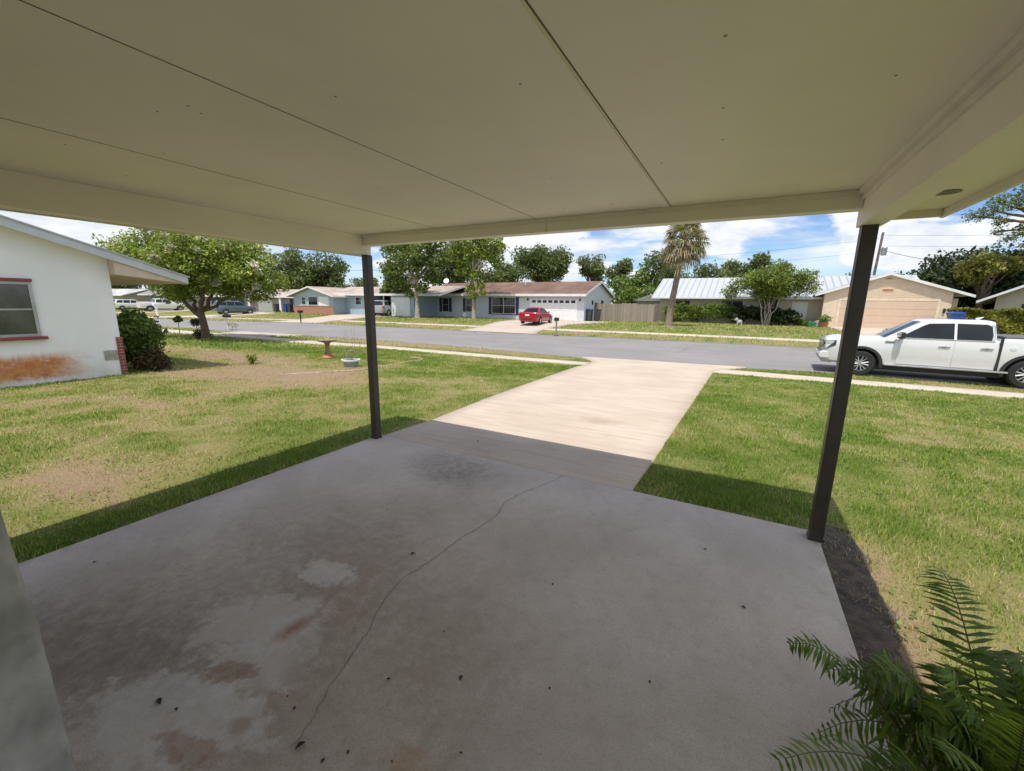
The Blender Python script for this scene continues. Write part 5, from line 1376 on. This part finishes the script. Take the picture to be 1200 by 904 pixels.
shrub('shrub', 'small dark red shrub at the foot of the blossoming tree', (-21.9, 8.15, gz(-21.9, 8.1)), [(0, 0, .25, .35), (.35, 0, .2, .28), (-.35, 0, .2, .25)], 1500, .1, M['leaf_red'], 113)
lp = thing('leafy_plant', 'small bright green clump of leaves in the bare soil', 'plant', (-8.54, 3.28, gz(-8.5, 3.3)))
mb = MB(); g = random.Random(3)
for i in range(46):
    a = g.uniform(0, 6.28); r_ = g.uniform(.15, .34); h_ = g.uniform(.12, .3); w = .022
    p = [(0, 0, 0), (math.cos(a) * r_ * .5, math.sin(a) * r_ * .5, h_), (math.cos(a) * r_, math.sin(a) * r_, h_ * .75)]
    s = (-math.sin(a) * w, math.cos(a) * w)
    o = len(mb.v); mb.v += [p[0], (p[1][0] + s[0], p[1][1] + s[1], p[1][2]), (p[1][0] - s[0], p[1][1] - s[1], p[1][2]), p[2]]; mb.f += [(o, o + 1, o + 3, o + 2)]
raw('foliage', mb, M['leaf_hedge'], lp)
# two little standards on thin stems beside the blossoming tree
for label, x, y, h_, r_, fl in (('round topped topiary on a thin stem beside the blossoming tree', -23.4, 8.6, .86, .27, 0), ('thin staked plant with a flat dark ragged top, by the leafy shrub', -21.5, 6.95, 1.05, .22, 1)):
    t = thing('topiary_plant', label, 'plant', (x, y, gz(x, y)))
    MB().tube([(0, 0, -.05), (.02, 0, h_ * .6), (-.02, 0, h_ + .1)], .018, 6).build('stem', M['wood'], t)
    c = [(0, 0, h_, r_, r_, r_ * .75)] if not fl else [(0, 0, h_, .2, .2, .1), (-.15, .1, h_ + .12, .1, .1, .08), (.2, -.1, h_ - .04, .14, .14, .06)]
    leaves('foliage', c, 700, .09, M['leaf_dark'], t, int(h_ * 100))

# ------------------------------------------------------------------ big fern at the lower right
fn = thing('fern', 'big green sword fern beside the slab at lower right', 'fern', (5.06, -1.98, -.04))
BASE = Vector((5.06, -1.98, -.04))
def frond(tip, rise, seed, length=None, side=0.0, pin=.15):
    g = random.Random(seed)
    a = Vector((g.uniform(-.05, .05), g.uniform(-.05, .05), 0)); e = Vector(tip) - BASE
    c = a.lerp(e, g.uniform(.5, .68)) + Vector((g.uniform(-.08, .08), g.uniform(-.08, .08), rise * 1.25 + .08))
    n = 38; P = []
    for i in range(n + 1):
        t = i / n; P.append(a * (1 - t) ** 2 + c * 2 * t * (1 - t) + e * t * t)
    mb = MB()
    ln = sum((P[i + 1] - P[i]).length for i in range(n))
    for i in range(int(n * .16), n):
        t = (i - n * .16) / (n * .84)
        d = (P[i + 1] - P[i]).normalized(); up = Vector((0, 0, 1)); s = d.cross(up)
        s = s.normalized() if s.length > .05 else Vector((1, 0, 0)); nn = s.cross(d).normalized()
        w = pin * min(1, ln / .75) * (min(1, .35 + 3 * t) * (1 - t) ** .55 + .06)
        for k in (1, -1):
            o = len(mb.v); q = g.uniform(-.15, .15)
            w *= g.uniform(.78, 1.15); tipv = P[i] + s * k * w + d * w * (.32 + q) - nn * w * g.uniform(.05, .6)
            mid = P[i].lerp(tipv, .45) + nn * w * .10
            hw = .0105 * (1 - .5 * t)
            mb.v += [tuple(P[i] - d * hw * .5), tuple(P[i] + d * hw * .5), tuple(mid + d * hw), tuple(mid - d * hw), tuple(tipv)]
            mb.f += [(o, o + 1, o + 2, o + 3), (o + 3, o + 2, o + 4)]
    f = raw('frond', mb, M['fern'], fn)
    st = MB().tube(P[::4], [.0045 * (1 - .75 * i / (len(P[::4]) - 1)) for i in range(len(P[::4]))], 5)
    st.build('stalk', M['rachis'], f)
    return f
FR = [((4.40, -1.93, .47), .22), ((4.33, -2.42, .42), .2), ((5.02, -1.22, .60), .3), ((4.72, -1.72, .40), .16), ((5.62, -1.22, .50), .3), ((5.40, -1.45, .62), .28), ((4.62, -2.0, .52), .22), ((4.82, -1.98, .62), .12),
      ((4.55, -2.62, .38), .2), ((5.3, -2.7, .5), .3), ((5.75, -1.9, .42), .3), ((5.85, -2.3, .4), .25), ((4.95, -1.62, .34), .25), ((5.22, -1.62, .45), .35), ((4.7, -2.35, .62), .15), ((5.5, -1.75, .6), .2), ((4.85, -2.6, .5), .25), ((5.15, -1.85, .72), .1),
      ((4.58, -2.25, .28), .3), ((4.78, -1.85, .22), .3), ((5.05, -1.75, .2), .35), ((5.35, -1.9, .25), .4), ((5.6, -2.1, .2), .4), ((4.9, -2.2, .7), .05), ((5.25, -2.15, .72), .05)]
gq = random.Random(77)
for i in range(22):
    a = gq.uniform(0, 6.283); r_ = gq.uniform(.25, .62)
    FR.append(((5.06 + math.cos(a) * r_, -1.98 + math.sin(a) * r_, gq.uniform(.08, .5)), gq.uniform(.25, .55)))
for i, (tp, rise) in enumerate(FR): frond(tp, rise, 200 + i)
# ------------------------------------------------------------------ garden and street furniture
x, y = -8.42, 5.8
bb = thing('bird_bath', 'weathered bird bath with orange stained base in the left lawn', 'bird bath', (x, y, gz(x, y)))
MB().lathe([(.001, -.02), (.20, -.02), (.21, .05), (.17, .08), (.15, .12), (.001, .12)], 8).build('base', M['terracotta'], bb, smooth=True, angle=25)
MB().lathe([(.12, .115), (.105, .18), (.075, .3), (.07, .42), (.09, .52), (.125, .56), (.001, .56)], 16).build('pedestal', mat('stained_cast_stone', (.30, .17, .10), .9, var=.4, scale=7, bs=.3), bb, smooth=True)
MB().lathe([(.001, .555), (.15, .56), (.28, .60), (.32, .635), (.32, .655), (.29, .655), (.2, .615), (.001, .60)], 28).build('basin', M['stonegrey'], bb, smooth=True)
x, y = -6.05, 4.78
fp = thing('flower_pot', 'white rimmed teal pot with a twiggy plant and wire supports', 'plant pot', (x, y, gz(x, y)))
MB().lathe([(.001, -.01), (.18, -.01), (.24, .2), (.215, .2), (.2, .17), (.001, .17)], 24).build('pot', M['tealpot'], fp, smooth=True, angle=40)
MB().lathe([(.235, .17), (.265, .175), (.275, .225), (.235, .23), (.23, .18)], 24).build('rim', M['whitetrim'], fp, smooth=True)
MB().lathe([(.001, .171), (.2, .171), (.2, .19), (.001, .195)], 20).build('soil', M['bark'], fp)
tw = MB(); g = random.Random(6)
for i in range(7): tw.tube([(g.uniform(-.1, .1), g.uniform(-.1, .1), .18), (g.uniform(-.2, .1), g.uniform(-.15, .15), .35), (g.uniform(-.35, .15), g.uniform(-.25, .25), g.uniform(.4, .58))], [.008, .006, .003], 5)
tw.build('twigs', M['wood'], fp)
wr = MB()
for a in range(4):
    q = a * 1.57 + .4; wr.tube([(.13 * math.cos(q), .13 * math.sin(q), .17), (.16 * math.cos(q), .16 * math.sin(q), 1.18)], .0035, 5)
for z in (.5, .85):
    wr.tube([(.145 * math.cos(k * .3927), .145 * math.sin(k * .3927), z) for k in range(17)], .003, 5)
wr.build('wire_cage', M['steel'], fp)
leaves('foliage', [(-.15, 0, .45, .14), (.05, .05, .4, .1)], 60, .06, M['leaf_yellow'], fp, 4)
# scalloped concrete edging of the flower bed
ed = [(-5.95, 2.5), (-5.72, 3.1), (-5.45, 3.7), (-5.22, 4.35), (-5.3, 5.0), (-5.5, 5.9), (-5.72, 6.9), (-5.72, 7.45), (-5.86, 7.8), (-6.2, 8.05), (-6.6, 8.0)]
ed = resample(ed, 46)
e_ = MB().tube([(a, b, gz(a, b) + .005) for a, b in ed], [.032] * len(ed), 8)
tag(e_.build('bed_edging', M['edging'], None, smooth=True), 'low pale concrete edging curving round the bird bath bed', 'edging')

def mailbox(label, x, y, post, boxm, h=1.0, rz=0, col='post'):
    t = thing('mailbox', label, 'mailbox', (x, y, gz(x, y)), rz)
    MB().box(-.045, .045, -.045, .045, -.1, h).build('post', M[post], t, bevel=.006)
    MB().box(-.05, .05, -.22, .2, h + .0005, h + .04).build('bracket', M[post], t)
    sec = [(-.09, h + .041), (.09, h + .041), (.09, h + .17), (.07, h + .225), (.03, h + .255), (-.03, h + .255), (-.07, h + .225), (-.09, h + .17)]
    b = MB().prism(sec, 'y', -.27, .24).build('box', M[boxm], t, bevel=.006)
    MB().box(.0905, .10, -.05, -.02, h + .12, h + .30).box(.0905, .10, -.02, .06, h + .25, h + .30).build('flag', M['redpaint'], b)
    return t
mb1 = mailbox('black mailbox on a grey post at the kerb before the red car', -6.95, 22.9, 'steel', 'black', 1.02, R(180))
MB().lathe([(.001, 0), (.2, 0), (.16, .12), (.001, .14)], 10).build('post_collar', M['bark'], mb1)
mailbox('dark mailbox on a thin dark post before the blue brick house', -33.8, 22.3, 'post', 'black', .98, R(180))
mailbox('dark mailbox on a pale post near the street, right of the blossoming tree', -28.9, 13.1, 'whitetrim', 'black', .88, 0)
t = thing('marker_post', 'white marker post beside the far street, left of the blossoming tree', 'post', (-55.6, 19.2, gz(-55.6, 19.2)))
MB().box(-.09, .09, -.09, .09, -.1, 1.35).build('post', M['white'], t, bevel=.02)
MB().box(-.2, .2, -.28, .28, 1.351, 1.6).build('box', M['white'], t, bevel=.04)
# white flowers by the near mailbox
fl = thing('flowering_plant', 'pale grey-leaved flowering plant beside the near left mailbox', 'plant', (-28.2, 13.0, gz(-28.2, 13)))
MB().tube([(0, 0, -.05), (.05, 0, .5)], .015, 5).tube([(0, 0, -.05), (-.2, .1, .5)], .012, 5).build('stems', M['wood'], fl)
leaves('foliage', [(0, 0, .45, .25), (.3, .1, .35, .2), (-.3, 0, .5, .2)], 260, .1, M['petal'], fl, 8)

def bin_(label, x, y, rz, bodym, lidm, sc=1):
    t = thing('wheelie_bin', label, 'bin', (x, y, gz(x, y) + .04), rz, None, sc)
    k = MB(); a = [(-.25, -.27), (.25, -.27), (.25, .25), (-.25, .25)]
    vs = [(p[0] * .82, p[1] * .82, .04) for p in a] + [(p[0], p[1], .98) for p in a] + [(p[0] * 1.08, p[1] * 1.08, .98) for p in a] + [(p[0] * 1.08, p[1] * 1.08, 1.03) for p in a]
    fs = [(0, 1, 2, 3)] + [(i + 4 * j, (i + 1) % 4 + 4 * j, (i + 1) % 4 + 4 * j + 4, i + 4 * j + 4) for j in range(3) for i in range(4)] + [(12, 13, 14, 15)]
    k.add(vs, fs).build('bin_body', M[bodym], t, bevel=.015)
    MB().prism([(-.31, 1.031), (.29, 1.031), (.29, 1.07), (.1, 1.11), (-.2, 1.10), (-.31, 1.06)], 'x' if False else 'y', -.28, .28).build('lid', M[lidm], t, bevel=.01)
    MB().tube([(-.2, .31, 1.0), (.2, .31, 1.0)], .02, 6).build('handle', M['black'], t)
    for s in (-.24, .24): MB().lathe([(.001, s - .03), (.12, s - .03), (.12, s + .03), (.001, s + .03)], 14, (0, .24, .12), 'x' if False else 'y').build('wheel', M['black'], t)
    return t
bin_('dark wheelie bin with blue lid beside the garage of the pale blue house', -10.0, 39.3, 0, 'greybin', 'binlid', 1.15)
bin_('dark grey bin next to the blue lidded bin at the garage corner', -9.3, 39.9, .1, 'greybin', 'greybin', 1.15)
bin_('bright blue bin beside the pink house, left of the blue brick house', -53.3, 33.6, .2, 'bluebin', 'binlid', 1.2)
bin_('black bin left of the bright blue bin by the pink house', -55.0, 33.2, .1, 'greybin', 'black', 1.1)
bin_('black bin right of the bright blue bin, against the brick front', -52.4, 33.6, .1, 'greybin', 'black', 1.1)
bin_('blue bin standing above the roof line of the white pickup', 17.9, 38.6, 0, 'bluebin', 'binlid', 1.42)
bin_('small dark bin by the trunk of the small leaning tree', -32.2, 36.4, 0, 'greybin', 'black', .9)

# white garden ornament, planters by the peach garage
go = thing('garden_ornament', 'white animal shaped garden ornament on the lawn before the dark shrubs', 'ornament', (4.1, 43.5, -.05), .2, None, .8)
MB().sphere((0, 0, .34), .3, 14, 10, (1.15, .7, .9)).sphere((-.36, 0, .62), .2, 12, 8, (1, .85, 1)).sphere((-.52, 0, .57), .09, 10, 6, (1.2, .8, .8)).tube([(-.25, .1, 0), (-.25, .1, .3)], .07, 8).tube([(-.25, -.1, 0), (-.25, -.1, .3)], .07, 8).tube([(.22, .12, 0), (.22, .12, .3)], .08, 8).tube([(.22, -.12, 0), (.22, -.12, .3)], .08, 8).sphere((-.33, .14, .8), .06, 8, 6, (.6, .6, 1.3)).sphere((-.33, -.14, .8), .06, 8, 6, (.6, .6, 1.3)).build('body', M['greystone'], go, smooth=True)
for i, (px, lab, r_, sh_) in enumerate([(10.95, 'terracotta planter with a round clipped plant by the garage corner', .34, .42), (8.6, 'white planter left of the white front door', .2, .2), (9.0, 'second white planter at the white front door, nearest the garage', .2, .2)]):
    t = thing('planter', lab, 'planter', (px, 43.6 if i == 0 else 45.9, -.05))
    MB().lathe([(.001, 0), (r_ * .7, 0), (r_, r_ * 1.3), (r_ * .9, r_ * 1.3), (.001, r_ * 1.2)], 18).build('pot', M['terracotta' if i == 0 else 'white'], t, smooth=True, angle=40)
    leaves('foliage', [(0, 0, r_ * 1.3 + sh_ * .8, sh_)], 700, .12, M['leaf_shrub'], t, 300 + i)
t = thing('hose_cart', 'green hose reel box on the lawn by the garage corner', 'hose reel', (10.0, 43.7, -.05))
MB().box(-.32, .32, -.2, .2, .08, .48).build('case', mat('green_plastic', (.02, .16, .07), .45), t, bevel=.04)
MB().tube([(-.2, .22, .1), (-.2, .26, .8), (.2, .26, .8), (.2, .22, .1)], .018, 6).build('handle', M['black'], t)
t = thing('stone_edging_block', 'pale sloped masonry block at the foot of the garage corner', 'block', (10.6, 44.2, -.05))
MB().prism([(-.7, 0), (.6, 0), (.6, .75), (.3, .8), (-.7, .3)], 'y', -.12, .12).build('block', M['conc_pale'], t, bevel=.02)

# ------------------------------------------------------------------ utility poles and lines
def pole(label, x, y, h, arms=True, tr=False, lean=0):
    t = thing('utility_pole', label, 'utility pole', (x, y, -.1)); t.rotation_euler = (0, lean, 0)
    MB().tube([(0, 0, -.2), (0, 0, h)], [.17, .12], 10).build('pole', M['poles'], t, smooth=True)
    if arms: MB().box(-.9, .9, -.06, .06, h - .5, h - .38).build('crossarm', M['poles'], t)
    if tr:
        MB().lathe([(.001, h - 2.6), (.26, h - 2.6), (.28, h - 2.5), (.28, h - 1.75), (.2, h - 1.65), (.001, h - 1.62)], 16, (.45, 0, 0)).build('transformer', M['steel'], t, smooth=True)
        MB().box(.0, .4, -.05, .05, h - 2.2, h - 2.1).build('bracket', M['steel'], t)
    return t
pole('weathered utility pole with a transformer behind the peach garage roof', 17.5, 62, 10.6, False, True, .03)
pole('thin utility pole standing over the middle of the brown roof', -42.4, 75, 12.2, False)
pole('short pale utility pole over the roof of the blue brick house', -74.5, 51.2, 7.6, True)
def line(label, a, b, sag, r=.022):
    pts = [Vector(a).lerp(Vector(b), i / 16) - Vector((0, 0, sag * 4 * (i / 16) * (1 - i / 16))) for i in range(17)]
    tag(MB().tube(pts, r, 5).build('power_line', M['wire']), label, 'power line')
line('service cable dropping from the transformer pole to the beige house at right', (17.6, 61.8, 8.6), (27.2, 46.2, 5.2), .8, .024)
line('upper wire running right from the transformer pole', (17.5, 62, 10.2), (75, 66, 10.5), 1.0, .012)
line('lower wire running right from the transformer pole', (17.5, 62, 9.0), (75, 66, 9.4), 1.0, .012)
line('wire running from the thin pole across the sky left of the carport post', (-42.4, 75, 9.3), (-110, 52, 9.4), .8, .03)
line('upper wire between the thin pole and the transformer pole', (-42.4, 75, 11.0), (17.5, 62, 9.8), 1.4, .012)
line('lower wire between the thin pole and the transformer pole', (-42.4, 75, 8.3), (17.5, 62, 8.4), 1.2, .012)
# ------------------------------------------------------------------ sky, sun, camera
SUN_DIR = Vector((-.045, .37, -1.0)).normalized()          # the way the light travels
el = math.asin(-SUN_DIR.z); az = math.atan2(-SUN_DIR.x, -SUN_DIR.y)   # bearing of the sun from +Y towards +X
w = bpy.data.worlds.new('World'); scn.world = w; w.use_nodes = True
t = w.node_tree; bg = t.nodes['Background']
sky = t.nodes.new('ShaderNodeTexSky'); sky.sky_type = 'NISHITA'; sky.sun_disc = False
sky.sun_elevation = el; sky.sun_rotation = az; sky.air_density = 1.0; sky.dust_density = .6; sky.ozone_density = 1.3
co = coords(t, 'Generated')
sp = t.nodes.new('ShaderNodeSeparateXYZ'); L(t, co, sp.inputs[0])
zz = mth(t, 'ADD', mth(t, 'MAXIMUM', sp.outputs[2], 0), .11)
cb = t.nodes.new('ShaderNodeCombineXYZ')
L(t, mth(t, 'DIVIDE', sp.outputs[0], zz), cb.inputs[0]); L(t, mth(t, 'DIVIDE', sp.outputs[1], zz), cb.inputs[1])
p = mapping(t, cb.outputs[0], (1, 1, 1), (CLOUD_OFF[0], CLOUD_OFF[1], 0))
n1 = noise(t, p, .75, 10, .56, .25)
mask = mth(t, 'MULTIPLY', rmap(t, n1, .41, .55), rmap(t, sp.outputs[2], .03, .14))
# heaped clouds low over the roofs
q = mapping(t, co, (1, 1, 2.3), (CLOUD_OFF2[0], CLOUD_OFF2[1], .1))
n2 = noise(t, q, 4.6, 9, .52, .35)
low = mth(t, 'MULTIPLY', rmap(t, n2, .465, .525), rmap(t, sp.outputs[2], .36, .18))
mask = mth(t, 'MAXIMUM', mask, low)
shade = rmap(t, noise(t, mapping(t, co, (1, 1, 2.6), (CLOUD_OFF2[0] + .03, CLOUD_OFF2[1], .16)), 6.5, 8, .6), .36, .6)
cl = mixc(t, shade, (3.7, 4.0, 4.5), (5.7, 5.7, 5.75))
tint = mixc(t, 1.0, sky.outputs[0], mixc(t, rmap(t, sp.outputs[2], .0, .2), (.66, .77, .98), (.46, .58, .76)), 'MULTIPLY')
c = mixc(t, mth(t, 'MULTIPLY', mask, .93), tint, cl)
L(t, c, bg.inputs['Color']); bg.inputs['Strength'].default_value = .122

sd = bpy.data.lights.new('sun', 'SUN'); sd.energy = SUN_E; sd.angle = R(.5); sd.color = (1, .94, .85)
so = bpy.data.objects.new('sun', sd); COL.objects.link(so)
so.rotation_euler = SUN_DIR.to_track_quat('-Z', 'Y').to_euler()

cd = bpy.data.cameras.new('camera'); cam = bpy.data.objects.new('camera', cd); COL.objects.link(cam); scn.camera = cam
cd.sensor_fit = 'HORIZONTAL'; cd.sensor_width = 36; cd.lens = 482.49 / 1200 * 36; cd.clip_start = .05; cd.clip_end = 4000
yaw, pit, rol = .4980, .1985, .0136
f_ = Vector((-math.sin(yaw) * math.cos(pit), math.cos(yaw) * math.cos(pit), -math.sin(pit)))
r_ = Vector((math.cos(yaw), math.sin(yaw), 0)); u_ = r_.cross(f_)
r2 = r_ * math.cos(rol) + u_ * math.sin(rol); u2 = u_ * math.cos(rol) - r_ * math.sin(rol)
mw = Matrix((r2, u2, -f_)).transposed().to_4x4(); mw.translation = (4.0958, -3.7007, 1.7951)
cam.matrix_world = mw
vs = scn.view_settings
vs.view_transform = 'Standard'; vs.look = 'None'; vs.gamma = 1; vs.use_curve_mapping = False; vs.exposure = EXPO
scn.cycles.use_denoising = True
scn.cycles.max_bounces = 8; scn.cycles.diffuse_bounces = 5; scn.cycles.transparent_max_bounces = 8
